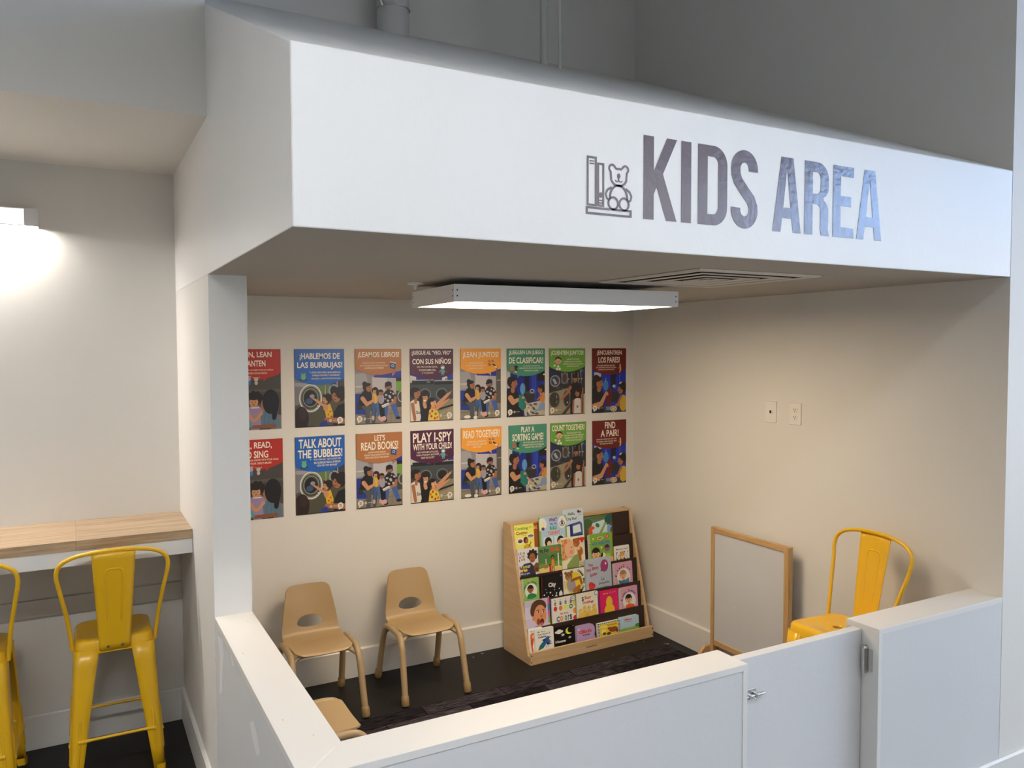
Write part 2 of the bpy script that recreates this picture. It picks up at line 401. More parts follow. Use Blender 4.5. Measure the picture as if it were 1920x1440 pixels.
# knee walls: recessed panels between the cap board and the end boards
L = [(0, 0), (XG1, 0), (XG1, TW), (TW, TW), (TW, YP), (0, YP)]
i_ = 0.0025
m = MB(); m.prism([(i_, i_), (XG1 - 0.02, i_), (XG1 - 0.02, TW - i_), (TW - i_, TW - i_), (TW - i_, YP), (i_, YP)], XY(), 0.0, ZK - 0.02)
for pts in ([(1.272, 0.776), (1.156, 0.800), (1.127, 0.745), (1.170, 0.660), (1.182, 0.589), (1.260, 0.560), (1.235, 0.640), (1.217, 0.707)], [(0.651, 0.700), (0.589, 0.731), (0.540, 0.712), (0.498, 0.670), (0.548, 0.640), (0.610, 0.665)], [(0.995, 0.800), (0.960, 0.806), (0.912, 0.790), (0.950, 0.770)]):
    blob(m, pts, lambda p, q: (i_ - 0.0006, p, q), 1)                  # dried filler smears
struct(m.build('wall_front', [M['knee'], M['filler']]))
m = MB()
m.prism([(0, 0), (TW - 0.0006, TW - 0.0006), (TW, YP), (0, YP)], XY(), ZK - 0.0225, ZK)
m.prism([(0.0008, 0), (XG1, 0), (XG1, TW), (TW, TW - 0.0002)], XY(), ZK - 0.0225, ZK)
m.box(XG1 - 0.02, XG1, 0, TW, 0, ZK - 0.0225)
for x, y in ((0.102, 1.212), (0.027, 0.891), (0.033, 0.333), (0.085, 0.206)):
    blob(m, [(x + 0.0018 * math.cos(k * PI / 4), y + 0.0018 * math.sin(k * PI / 4)) for k in range(8)], lambda p, q: (p, q, ZK + 0.0004), 1)   # nail holes
struct(m.build('trim_1', [M['trim'], M['hole']], bevel=0.0015))
m = MB(); m.box(XG2 + 0.02, W, 0.0012, TW - i_, 0, ZK - 0.02)
struct(m.build('wall_front_short', M['knee']))
m = MB(); m.box(XG2, W, 0, TW, ZK - 0.0225, ZK); m.box(XG2, XG2 + 0.02, 0, TW, 0, ZK - 0.0225)
struct(m.build('trim_2', M['trim'], bevel=0.0015))
# small dark nail holes and pale filler smears on the knee walls
# baseboards with a small chamfer on the top edge
def baseboard(name, p, q, nx, ny, h=0.162, t=0.015):                # along p->q, thickness towards (nx, ny)
    m = MB(); d = (Vector(q) - Vector(p)); sec = [(0, 0), (t, 0), (t, h - 0.008), (t - 0.007, h), (0, h)]
    rows = [[(e[0] + nx * a, e[1] + ny * a, b) for a, b in sec] for e in (p, q)]
    i = m.grid(rows, cu=True); m.cap(range(i, i + 5)); m.cap(range(i + 5, i + 10)); return struct(m.build(name, M['trim']))
baseboard('baseboard_back', (TW, D), (W, D), 0, -1)
baseboard('baseboard_right', (W, TW), (W, D - 0.0155), -1, 0)
baseboard('baseboard_left', (TW, TW), (TW, D - 0.0155), 1, 0)
baseboard('baseboard_bar', (HX0, YB), (0, YB), 0, -1)
baseboard('baseboard_partition', (0, 0), (0, YB - 0.0155), -1, 0)
baseboard('baseboard_front', (0, 0), (XG1, 0), 0, -1)
baseboard('baseboard_front_right', (XG2, 0), (HX1, 0), 0, -1)
# horizontal board joints on the panelled bar front
m = MB()
m.box(HX0, 0, YB - 0.012, YB, 0.618, 0.699); m.box(HX0, 0, YB - 0.012, YB, 0.162, 0.610); m.box(HX0, 0, YB - 0.012, YB, 0.707, 0.95)
struct(m.build('trim_3', M['wall'], bevel=0.002))

# ------------------------------------------------------------------ carpet in the alcove
rug = MB(); rug.box(0, 2.60, -1.72, 0, 0.0, 0.006)
tag(rug.build('rug', M['carpet'], loc=(TW + 0.02, 1.895, 0.001), rotz=math.radians(1.6)),
    'dark purple-grey patchwork carpet laid on the alcove floor', 'rug')

# ------------------------------------------------------------------ counter along the bar wall
t = thing('bar_counter', 'wood-grain wall counter with a pale apron behind the yellow bar stools', 'counter', (0, YB, ZCT))
for x0, x1 in ((-3.99, -0.4605), (-0.4595, -0.001)):
    m = MB(); m.box(x0, x1, -0.464, -0.0005, -0.041, 0.0); m.build('tabletop', M['counter'], t)
m = MB(); m.box(-3.99, -0.001, -0.458, -0.44, -0.108, -0.042); m.build('apron', M['white'], t)
m = MB(); m.box(-0.02, -0.001, -0.439, -0.013, -0.108, -0.042); m.build('bracket', M['white'], t)

# ------------------------------------------------------------------ gate
t = thing('gate', 'plain white half-height gate with steel hinge and slide bolt in the knee wall', 'gate', (XG2, 0.07, 0.0))
gw = XG2 - XG1
m = MB(); m.box(-gw + 0.008, -0.004, 0, 0.037, 0.03, ZK - 0.018); m.build('gate_panel', M['knee'], t, bevel=0.0015)
m = MB(); hz = 0.665
m.cyl((-0.006, -0.016, hz), (-0.006, -0.016, hz + 0.085), 0.0125, 20); m.cyl((-0.006, -0.016, hz + 0.0855), (-0.006, -0.016, hz + 0.093), 0.0135, 20, r2=0.009)
m.cyl((-0.006, -0.016, hz + 0.0935), (-0.006, -0.016, hz + 0.097), 0.006, 12)
m.cyl((-0.006, -0.016, hz - 0.009), (-0.006, -0.016, hz - 0.001), 0.008, 16)
m.box(-0.0035, -0.001, -0.045, -0.006, hz, hz + 0.082); m.build('hinge', M['steel'], t, smooth=40)
h2 = m.build('hinge', M['steel'], t, loc=(0, 0, -0.5), smooth=40)
m = MB(); x0 = -gw + 0.060; lz = 0.684
m.box(x0, x0 + 0.048, -0.0025, 0, lz - 0.016, lz + 0.021); b = m.build('latch', M['steel'], t, bevel=0.001)
m = MB(); m.cyl((x0 - 0.064, -0.009, lz), (x0 + 0.080, -0.009, lz), 0.0048, 14)
m.cyl((x0 + 0.026, -0.009, lz), (x0 + 0.026, -0.024, lz - 0.010), 0.003, 10); m.build('bolt', M['steel'], b, smooth=40)
m = MB(); m.box(x0 + 0.004, x0 + 0.014, -0.0155, -0.002, lz - 0.008, lz + 0.008); m.box(x0 + 0.034, x0 + 0.044, -0.0155, -0.002, lz - 0.008, lz + 0.008)
m.build('keeper', M['steel'], b, bevel=0.001)

# ------------------------------------------------------------------ ceiling panel lamp
cx, cy, zb, hh = 1.425, 1.235, 2.043, 0.068
t = thing('panel_light', 'rectangular white-framed panel lamp hanging just under the alcove ceiling', 'light', (cx, cy, zb), math.radians(-3.3))
a, b = 0.5425, 0.258
m = MB(); lip = 0.020
for x0, x1, y0, y1 in ((-a, a, -b, -b + 0.004), (-a, a, b - 0.004, b), (-a, -a + 0.004, -b + 0.004, b - 0.004), (a - 0.004, a, -b + 0.004, b - 0.004)):
    m.box(x0, x1, y0, y1, 0, hh)
m.box(-a + 0.004, a - 0.004, -b + 0.004, b - 0.004, hh - 0.004, hh)
for x0, x1, y0, y1 in ((-a + 0.004, a - 0.004, -b + 0.004, -b + lip), (-a + 0.004, a - 0.004, b - lip, b - 0.004), (-a + 0.004, -a + lip, -b + lip, b - lip), (a - lip, a - 0.004, -b + lip, b - lip)):
    m.box(x0, x1, y0, y1, 0.0, 0.003)
m.build('lamp_frame', M['white'], t)
m = MB(); m.box(-a + lip, a - lip, -b + lip, b - lip, 0.001, 0.004); m.build('diffuser', M['panel'], t)
for z in (0.022, 0.045):
    for x in (-a + 0.014, a - 0.014):
        m = MB(); m.cyl((x, -b - 0.001, z), (x, -b + 0.001, z), 0.003, 8); m.build('screw', M['hole'], t)
    for y in (-b + 0.014, b - 0.014):
        m = MB(); m.cyl((-a - 0.001, y, z), (-a + 0.001, y, z), 0.003, 8); m.build('screw', M['hole'], t)
m = MB(); m.cyl((a - 0.05, 0.06, hh - 0.002), (a - 0.05, 0.06, ZC - zb), 0.003, 8); m.build('hanger', M['white'], t, smooth=40)
m = MB()
m.cyl((-a - 0.05, 0.06, ZC - zb - 0.008), (-a - 0.05, 0.06, ZC - zb), 0.034, 20)
m.cyl((-a - 0.05, 0.06, ZC - zb - 0.03), (-a - 0.05, 0.06, ZC - zb - 0.008), 0.008, 12)
m.tube([(-a - 0.05, 0.06, ZC - zb - 0.03), (-a - 0.02, 0.12, hh + 0.002), (-a + 0.02, 0.16, hh - 0.002)], 0.002, 8)
m.build('hanger', M['white'], t, smooth=40)

# ------------------------------------------------------------------ air vent in the alcove ceiling
t = thing('ceiling_vent', 'square white louvred air vent set in the alcove ceiling', 'vent', (1.81, 0.61, ZC))
def sq_ring(m, a0, z0, a1, z1, th=0.0015):
    for k in range(4):
        c, s = math.cos(k * PI / 2), math.sin(k * PI / 2)
        def q(x, y, z): return (x * c - y * s, x * s + y * c, z)
        m.grid([[q(-a0, -a0, z0), q(a0, -a0, z0)], [q(-a1, -a1, z1), q(a1, -a1, z1)], [q(-a1, -a1, z1 + th), q(a1, -a1, z1 + th)], [q(-a0, -a0, z0 + th), q(a0, -a0, z0 + th)]], cv=True)
m = MB(); sq_ring(m, 0.313, -0.002, 0.300, -0.008); sq_ring(m, 0.300, -0.008, 0.264, -0.006); m.build('vent_frame', M['vent'], t)
for a0, a1 in ((0.232, 0.180), (0.148, 0.098), (0.066, 0.030)):
    m = MB(); sq_ring(m, a0, -0.0075, a1, -0.0055); m.build('louver', M['vent'], t)
m = MB(); m.box(-0.012, 0.012, -0.012, 0.012, -0.007, -0.005); m.build('center_plate', M['vent'], t)
m = MB(); m.box(-0.317, 0.317, -0.317, 0.317, -0.0006, -0.0002); m.box(-0.268, 0.268, -0.268, 0.268, -0.0015, -0.0005); m.build('opening_shade', M['hole'], t)  # black sheets paint the shadow gap around the frame and the dark slits

# ------------------------------------------------------------------ wall lamp over the counter
t = thing('wall_lamp', 'white linear wall lamp glowing above the wooden counter', 'lamp', (-0.575, YB, 2.41))
LW = 1.6
m = MB(); m.box(-LW, 0, -0.075, -0.001, 0.075, 0.08); m.box(-LW, 0, -0.006, -0.001, 0, 0.075)
m.box(-0.004, 0, -0.075, -0.006, 0, 0.075); m.box(-LW, -LW + 0.004, -0.075, -0.006, 0, 0.075)
m.box(-0.055, -0.004, -0.075, -0.072, 0.0, 0.075); m.box(-LW + 0.004, -LW + 0.055, -0.075, -0.072, 0.0, 0.075); m.box(-LW + 0.055, -0.055, -0.075, -0.072, 0.0, 0.004)
m.build('lamp_body', M['white'], t)
m = MB(); m.box(-LW + 0.055, -0.055, -0.0745, -0.0725, 0.004, 0.075); m.build('lamp_front', M['barfront'], t)
m = MB(); m.box(-LW + 0.03, -0.03, -0.066, -0.012, 0.006, 0.022); m.build('diffuser', M['barlamp'], t)

# ------------------------------------------------------------------ fill lamps added to the hall, unseen (above and behind the viewpoint)
for k, (x0, x1, y, lz) in enumerate(((-1.1, 1.9, -1.4, 3.32), (-3.8, -1.0, -1.6, 3.6), (2.6, 6.4, -4.0, 3.25))):
    t = thing('fill_light', ('unseen fill lamp added over the hall in front of the lettered wall', 'unseen fill lamp added over the hall in front of the bar', 'unseen fill lamp added at the far end of the hall')[k], 'light', ((x0 + x1) / 2, y, lz))
    l = (x1 - x0) / 2
    m = MB(); m.box(-l, l, -0.06, 0.06, 0.012, 0.07); m.box(-l, l, -0.06, -0.055, 0, 0.012); m.box(-l, l, 0.055, 0.06, 0, 0.012)
    for x in (-l + 0.2, l - 0.2): m.cyl((x, 0, 0.07), (x, 0, HZ - lz), 0.003, 8)
    m.build('lamp_body', M['white'], t)
    m = MB(); m.box(-l + 0.01, l - 0.01, -0.054, 0.054, 0.004, 0.012); m.build('diffuser', M['hall%d' % k], t)
    if k < 2:                                                        # cross blades added to keep the fill off the alcove's right wall
        sp = 0.07 if k == 0 else 0.1
        for q in range(int(2 * l / sp) + 1):
            m = MB(); x = -l + 0.004 + q * sp; m.box(x - 0.002, x + 0.002, -0.06, 0.06, -0.075, -0.0005); m.build('louver', M['white'], t)
        m = MB(); m.box(-l, l, -0.064, -0.0605, -0.075, 0.012); m.build('beam_shield', M['white'], t)
        m = MB(); m.box(-l, l, 0.0605, 0.064, -0.02, 0.012); m.build('beam_shield', M['white'], t)

# ------------------------------------------------------------------ pipes rising out of the sloping roof
def roofz(y): return ZT + SL * y
t = thing('duct', 'thick white capped duct standing on the sloped roof', 'duct', (1.13, 2.36, roofz(2.36)))
m = MB(); m.cyl((0, 0, -0.05), (0, 0, HZ - roofz(2.36)), 0.088, 32); m.build('duct_pipe', M['pipe'], t, smooth=40)
m = MB(); m.tube([(0.0905 * math.cos(q * PI / 16), 0.0905 * math.sin(q * PI / 16), 0.12) for q in range(32)], 0.004, 8, closed=True)
m.cyl((-0.085, -0.06, 0.11), (-0.105, -0.075, 0.14), 0.012, 10); m.build('clamp', M['steel'], t, smooth=40)
m = MB(); m.cyl((0, 0, -0.05), (0, 0, HZ - roofz(2.05)), 0.0235, 20)
tag(m.build('pipe', M['pipe'], loc=(1.91, 2.05, roofz(2.05)), smooth=40), 'white vertical pipe rising from the sloped roof, thicker of the two', 'pipe')
m = MB(); m.cyl((0, 0, -0.05), (0, 0, HZ - roofz(1.83)), 0.008, 12)
tag(m.build('conduit', M['pipe'], loc=(1.875, 1.83, roofz(1.83)), smooth=40), 'thin white conduit beside the vertical pipe on the sloped roof', 'pipe')

# ------------------------------------------------------------------ wall plates on the right wall
t = thing('data_plate', 'white wall plate with one small black data jack', 'wall plate', (W, 1.25, 1.51))
def wall_plate(t):
    m = MB(); pts = rrect(0.0395, 0.0585, 0.004, 3)
    m.grid([[(-0.0005, p, q) for p, q in pts], [(-0.003, p, q) for p, q in pts], [(-0.0055, p * 0.94, q * 0.96) for p, q in pts]], cu=True)
    m.face([(-0.0055, p * 0.94, q * 0.96) for p, q in pts]); return m.build('plate', M['plate'], t)
wall_plate(t)
m = MB(); m.box(-0.0075, -0.005, -0.011, 0.011, -0.012, 0.012); j = m.build('jack', M['white'], t)
m = MB(); m.box(-0.0080, -0.0072, -0.006, 0.006, -0.008, 0.008); m.build('socket_hole', M['hole'], j)
m = MB(); m.box(-0.0062, -0.005, -0.021, -0.0145, -0.005, 0.001); m.build('port_label', M['steel'], t)
for z in (0.041, -0.041):
    m = MB(); m.cyl((-0.004, 0, z), (-0.0065, 0, z), 0.003, 10); m.build('screw', M['pages'], t)
t = thing('outlet', 'white electrical outlet plate with two sockets', 'outlet', (W, 1.083, 1.51))
wall_plate(t)
for z in (0.0195, -0.0195):
    m = MB(); pts = [(0.0165 * math.cos(q * PI / 12), max(-0.0135, min(0.0135, 0.0165 * math.sin(q * PI / 12)))) for q in range(24)]
    m.grid([[(-0.005, p, q + z) for p, q in pts], [(-0.0075, p, q + z) for p, q in pts]], cu=True); m.face([(-0.0075, p, q + z) for p, q in pts])
    s = m.build('socket', M['plate'], t)
    m = MB(); m.box(-0.0082, -0.0072, 0.0045, 0.0070, z - 0.001, z + 0.008); m.box(-0.0082, -0.0072, -0.0070, -0.0045, z - 0.001, z + 0.007)
    m.cyl((-0.0072, 0, z - 0.007), (-0.0082, 0, z - 0.007), 0.0028, 10); m.build('slot', M['hole'], s)

# ------------------------------------------------------------------ lettering on the bulkhead
t = thing('wall_sign', 'purple-grey lettering KIDS AREA with a book and bear icon on the bulkhead', 'sign', (0, 0, 2.232))
ZL = 2.232
def flat(name, splines, parent):                                    # outline with holes -> thin raised vinyl on the plane y=0
    cu = bpy.data.curves.new('g', 'CURVE'); cu.dimensions = '2D'; cu.fill_mode = 'BOTH'; cu.extrude = 0.0004
    for sp in splines:
        s = cu.splines.new('POLY'); s.points.add(len(sp) - 1); s.use_cyclic_u = True
        for p, q in zip(s.points, sp): p.co = (q[0], q[1] - ZL, 0, 1)
    ob = bpy.data.objects.new('g', cu); COL.objects.link(ob)
    dg = bpy.context.evaluated_depsgraph_get(); dg.update()
    me = bpy.data.meshes.new_from_object(ob.evaluated_get(dg)); bpy.data.objects.remove(ob); bpy.data.curves.remove(cu)
    me.name = name
    for v in me.vertices: v.co = (v.co.x, -0.0009 - v.co.z * 1.0, v.co.y)
    me.materials.clear(); me.materials.append(M['vinyl'])
    o = bpy.data.objects.new(name, me); COL.objects.link(o); o.parent = parent; return o
def arc(cx, cz, rx, rz, a0, a1, n=10): return [(cx + rx * math.cos(math.radians(a0 + (a1 - a0) * k / n)), cz + rz * math.sin(math.radians(a0 + (a1 - a0) * k / n))) for k in range(n + 1)]
z0, z1 = 2.232, 2.473
def ribbon(pts, w, closed=False):
    n = len(pts); l, r = [], []
    for i in range(n):
        a = pts[i - 1] if (i or closed) else pts[i]; b = pts[(i + 1) % n] if (i < n - 1 or closed) else pts[i]
        dx, dz = b[0] - a[0], b[1] - a[1]; q = math.hypot(dx, dz) or 1
        l.append((pts[i][0] - dz / q * w / 2, pts[i][1] + dx / q * w / 2)); r.append((pts[i][0] + dz / q * w / 2, pts[i][1] - dx / q * w / 2))
    return [l, r] if closed else [l + r[::-1]]
flat('letter', [[(1.013, z0), (1.013, z1), (1.050, z1), (1.050, 2.372), (1.099, z1), (1.137, z1), (1.084, 2.367), (1.136, z0), (1.097, z0), (1.061, 2.328), (1.050, 2.306), (1.050, z0)]], t)
flat('letter', [[(1.154, z0), (1.154, z1), (1.192, z1), (1.192, z0)]], t)
flat('letter', [[(1.219, z0), (1.219, z1)] + arc(1.281, z1 - 0.056, 0.056, 0.056, 90, 0) + arc(1.281, z0 + 0.056, 0.056, 0.056, 0, -90),
                [(1.257, z0 + 0.033), (1.257, z1 - 0.033)] + arc(1.278, z1 - 0.056, 0.022, 0.023, 90, 0) + arc(1.278, z0 + 0.056, 0.022, 0.023, 0, -90)], t)
S_ = arc(1.410, 2.416, 0.0375, 0.0395, -8, 180, 16) + [(1.3735, 2.398), (1.382, 2.378), (1.408, 2.350), (1.437, 2.322), (1.4465, 2.300)] + arc(1.410, 2.2895, 0.0375, 0.0395, 0, -188, 16)
flat('letter', ribbon(S_, 0.0385), t)
def letA(x0, x1):
    c = (x0 + x1) / 2; hw = 0.027; w = x1 - x0
    return [[(x0, z0), (c - hw, z1), (c + hw, z1), (x1, z0), (x1 - 0.036, z0), (x1 - 0.0425, 2.277), (x0 + 0.0425, 2.277), (x0 + 0.036, z0)],
            [(x0 + 0.0475, 2.311), (c - 0.0005, 2.440), (c + 0.0005, 2.440), (x1 - 0.0475, 2.311)]]
flat('letter', letA(1.533, 1.662), t)
flat('letter', [[(1.679, z0), (1.679, z1)] + arc(1.739, z1 - 0.052, 0.054, 0.052, 90, 0) + arc(1.747, 2.390, 0.046, 0.036, 0, -62, 5) + arc(1.752, 2.318, 0.040, 0.034, 62, 0, 5) + [(1.792, 2.252), (1.798, z0), (1.760, z0), (1.754, 2.250)] + arc(1.737, 2.316, 0.0175, 0.018, 0, 90, 5) + [(1.717, 2.334), (1.717, z0)],
                [(1.717, 2.368), (1.717, 2.440)] + arc(1.736, 2.419, 0.0195, 0.021, 90, 0, 6) + arc(1.736, 2.389, 0.0195, 0.021, 0, -90, 6)], t)
flat('letter', [[(1.816, z0), (1.816, z1), (1.918, z1), (1.918, z1 - 0.034), (1.854, z1 - 0.034), (1.854, 2.372), (1.906, 2.372), (1.906, 2.338), (1.854, 2.338), (1.854, z0 + 0.034), (1.921, z0 + 0.034), (1.921, z0)]], t)
flat('letter', letA(1.936, 2.067), t)
sw = 0.0060
ic = []
def rect(a, b, c, d): return [(a, c), (b, c), (b, d), (a, d)]
def frame(a, b, c, d): ic.append(rect(a, b, c, d)); ic.append(rect(a + sw, b - sw, c + sw, d - sw))
frame(0.812, 0.970, 2.231, 2.2525); frame(0.815, 0.8485, 2.2545, 2.392); frame(0.8505, 0.874, 2.2545, 2.3765)
for z in (2.377, 2.370): ic.append(rect(0.824, 0.840, z, z + 0.0035))
for z in (2.263, 2.270): ic.append(rect(0.855, 0.8695, z, z + 0.0035))
ic.append(arc(0.8622, 2.287, 0.0065, 0.0075, 0, 345, 15))
head = arc(0.9245, 2.345, 0.029, 0.027, 205, 335, 14) + arc(0.9475, 2.3655, 0.0105, 0.0105, -60, 150, 8) + arc(0.9245, 2.356, 0.016, 0.0105, 60, 120, 4) + arc(0.9015, 2.3655, 0.0105, 0.0105, 30, 240, 8)
ic += ribbon(head, sw, True)
body = arc(0.9245, 2.285, 0.030, 0.034, -8, 188, 20)
ic += ribbon(body, sw)
ic += ribbon([(0.900, 2.312), (0.886, 2.304), (0.8795, 2.292), (0.883, 2.280), (0.891, 2.276)], sw) + ribbon([(0.949, 2.312), (0.963, 2.304), (0.9695, 2.292), (0.966, 2.280), (0.958, 2.276)], sw)
ic += ribbon(arc(0.9055, 2.2675, 0.0165, 0.0170, 0, 345, 20), sw, True) + ribbon(arc(0.9435, 2.2675, 0.0165, 0.0170, 0, 345, 20), sw, True)
ic.append(arc(0.9245, 2.346, 0.0055, 0.0075, 0, 345, 12)); ic.append(rect(0.923, 0.926, 2.333, 2.341))
ic += ribbon(arc(0.9185, 2.3345, 0.006, 0.005, 190, 360, 6), 0.003) + ribbon(arc(0.9305, 2.3345, 0.006, 0.005, 180, 350, 6), 0.003)
for k, g in enumerate(ic): pass
icon = MB()
def flat_many(name, groups, parent):
    ob = None; meshes = []
    for g in groups: meshes.append(flat('tmp', g, parent))
    bm = bmesh.new()
    for o in meshes: bm.from_mesh(o.data)
    me = bpy.data.meshes.new(name); bm.to_mesh(me); bm.free(); me.materials.append(M['vinyl'])
    for o in meshes: d = o.data; bpy.data.objects.remove(o); bpy.data.meshes.remove(d)
    o = bpy.data.objects.new(name, me); COL.objects.link(o); o.parent = parent; return o
rings = {0, 2, 4}
groups = []; k = 0
while k < len(ic):
    a = ic[k]
    nxt = ic[k + 1] if k + 1 < len(ic) else None
    def bb(s): xs = [p[0] for p in s]; zs = [p[1] for p in s]; return min(xs), max(xs), min(zs), max(zs)
    if nxt:
        A, B_ = bb(a), bb(nxt)
        if (A[0] < B_[0] and A[1] > B_[1] and A[2] < B_[2] and A[3] > B_[3]) or (B_[0] < A[0] and B_[1] > A[1] and B_[2] < A[2] and B_[3] > A[3]):
            groups.append([a, nxt]); k += 2; continue
    groups.append([a]); k += 1
flat_many('icon', groups, t)

# ================================================================== small chairs
def chair_shell():
    # profile (y, z) front lip -> seat -> back top ; half width along it
    prof = smooth_path([(-0.135, 0.336, 0), (-0.120, 0.3465, 0), (-0.05, 0.345, 0), (0.04, 0.3385, 0), (0.105, 0.338, 0), (0.146, 0.352, 0), (0.167, 0.386, 0), (0.180, 0.430, 0), (0.196, 0.490, 0), (0.213, 0.550, 0), (0.226, 0.598, 0)], 7)
    N = len(prof); sl = [0.0]
    for a, b in zip(prof[:-1], prof[1:]): sl.append(sl[-1] + (b - a).length)
    Ls = sl[-1]; NC = 36
    def width(s):
        f = s / Ls; K = [(0, 0.144), (0.2, 0.149), (0.45, 0.155), (0.58, 0.150), (0.72, 0.140), (1.0, 0.112)]
        for (a, wa), (b, wb) in zip(K[:-1], K[1:]):
            if f <= b: t = (f - a) / (b - a); return wa + (wb - wa) * t
        return K[-1][1]
    def corner(s, w):
        r0, r1 = 0.045, 0.034
        if s < r0: return w - r0 + math.sqrt(max(0, r0 * r0 - (r0 - s) ** 2))
        if Ls - s < r1: return w - r1 + math.sqrt(max(0, r1 * r1 - (r1 - (Ls - s)) ** 2))
        return w
    def at(s):
        s = max(0, min(Ls, s))
        for i in range(N - 1):
            if sl[i + 1] >= s:
                t = (s - sl[i]) / max(1e-9, sl[i + 1] - sl[i]); return prof[i].lerp(prof[i + 1], t)
        return prof[-1]
    srow = []; s = 0.0
    while s < Ls:
        srow.append(s); s += 0.003 if (s < 0.04 or s > Ls - 0.04) else 0.0065
    srow.append(Ls)
    # opening in the back
    hs, ha, hb = None, 0.068, 0.040
    for i in range(N):
        if prof[i].y > 0.402 and hs is None: hs = sl[i]
    m = MB(); rows = []
    for s in srow:
        p = at(s); w = corner(s, width(s)); r = []
        f = s / Ls
        for j in range(NC + 1):
            t = -1 + 2 * j / NC; x = t * w
            t = x / width(s)
            if f > 0.5: dy = -0.020 * (t * t) * min(1, (f - 0.5) * 3.3); dz = 0
            else: dy = 0; dz = 0.010 * t * t * (0.35 + f) - 0.003 * (1 - t * t)
            r.append([x, p.x + dy, p.y + dz, s])
        rows.append(r)
    def inside(x, s):
        v = (s - hs) / hb
        lim = ha * (1.0 if v > 0 else 1.0)
        return (x / lim) ** 2 + (v * (1.0 if v > 0 else 1.7)) ** 2 < 1.0
    R, C = len(rows), NC + 1
    idx = {}; nv = []
    keep = []
    for a in range(R - 1):
        for b in range(C - 1):
            xm = (rows[a][b][0] + rows[a + 1][b + 1][0]) / 2; smid = (rows[a][b][3] + rows[a + 1][b][3]) / 2
            if not inside(xm, smid): keep.append((a, b))
    ks = set(keep); edgev = set()
    for a in range(R - 1):
        for b in range(C - 1):
            if (a, b) not in ks:
                for q in ((a, b), (a + 1, b), (a, b + 1), (a + 1, b + 1)): edgev.add(q)
    m.v = []; 
    for a in range(R):
        for b in range(C):
            x, y, z, s = rows[a][b]
            if (a, b) in edgev:
                v = s - hs; k = 1.0 if v > 0 else 1.7
                d = math.sqrt((x / ha) ** 2 + (v * k / hb) ** 2)
                if d > 0.55:
                    x2 = x / d; s2 = hs + v / d; p = at(s2); w = width(s2); t = x2 / w; f = s2 / Ls
                    x, y, z = x2, p.x - 0.020 * t * t * min(1, (f - 0.5) * 3.3), p.y
            m.v.append((x, y, z))
    for a, b in keep:
        m.f.append((a * C + b, a * C + b + 1, (a + 1) * C + b + 1, (a + 1) * C + b)); m.m.append(0); m.c.append((1, 1, 1))
    return m
def make_kid_chair(label, loc, rotz, group):
    t = thing('kids_chair', label, 'chair', loc, rotz, group)
    o = chair_shell().build('seat_shell', M['tan'], t, solid=False, smooth=60)
    bm = bmesh.new(); bm.from_mesh(o.data); bmesh.ops.delete(bm, geom=[v for v in bm.verts if not v.link_faces], context='VERTS')
    bmesh.ops.remove_doubles(bm, verts=bm.verts, dist=0.0002); bm.to_mesh(o.data); bm.free()
    sd = o.modifiers.new('thickness', 'SOLIDIFY'); sd.thickness = 0.008; sd.offset = -1
    bv = o.modifiers.new('bevel', 'BEVEL'); bv.width = 0.003; bv.segments = 3; bv.limit_method = 'ANGLE'; bv.angle_limit = 0.9
    for s in (-1, 1):
        ftop = smooth_path([(s * 0.178, -0.207, 0.03), (s * 0.171, -0.158, 0.235), (s * 0.169, -0.140, 0.290), (s * 0.167, -0.112, 0.326), (s * 0.166, -0.070, 0.338), (s * 0.166, 0.0, 0.338)], 7)
        rtop = smooth_path([(s * 0.178, 0.207, 0.03), (s * 0.171, 0.150, 0.235), (s * 0.169, 0.126, 0.290), (s * 0.167, 0.100, 0.325), (s * 0.166, 0.060, 0.338), (s * 0.166, 0.0, 0.338)], 7)
        for path, yy in ((ftop, -1), (rtop, 1)):
            m = MB(); m.tube(path, 0.0165, 16); l = m.build('leg', M['tantube'], t, smooth=50)
            a = Vector(path[0]); d = (Vector(path[1]) - a).normalized(); b0 = a - d * (0.03 / d.z)
            m = MB(); m.tube([b0 + Vector((0, 0, 0.000)), b0 + d * 0.006, b0 + d * 0.045, b0 + d * 0.051], [0.0170, 0.0208, 0.0206, 0.0186], 18)
            zmin = min(v[2] for v in m.v); m.v = [(v[0], v[1], v[2] - zmin) for v in m.v]
            m.build('foot_cap', M['tancap'], l, smooth=50)
    for y, z in ((-0.118, 0.300), (0.112, 0.296)):
        m = MB(); m.tube(smooth_path([(-0.163, y, z), (-0.135, y * 0.92, z + 0.022), (-0.10, y * 0.88, z + 0.030), (0.10, y * 0.88, z + 0.030), (0.135, y * 0.92, z + 0.022), (0.163, y, z)], 5), 0.0095, 12)
        m.build('crossbar', M['tantube'], t, smooth=50)
    return t
G = 'tan chairs in the alcove'
k1 = make_kid_chair('tan plastic chair against the back wall, standing alone beside the bookcase', (1.197, 2.180, 0.0), 0.0, G)
dup(k1, (0.622, 2.164, 0.0), 0.0, 'tan plastic chair against the back wall, its left side hidden by the knee wall', G)
dup(k1, (0.395, 1.300, 0.0072), PI / 2, 'tan plastic chair of which only the seat shows over the knee wall', G)

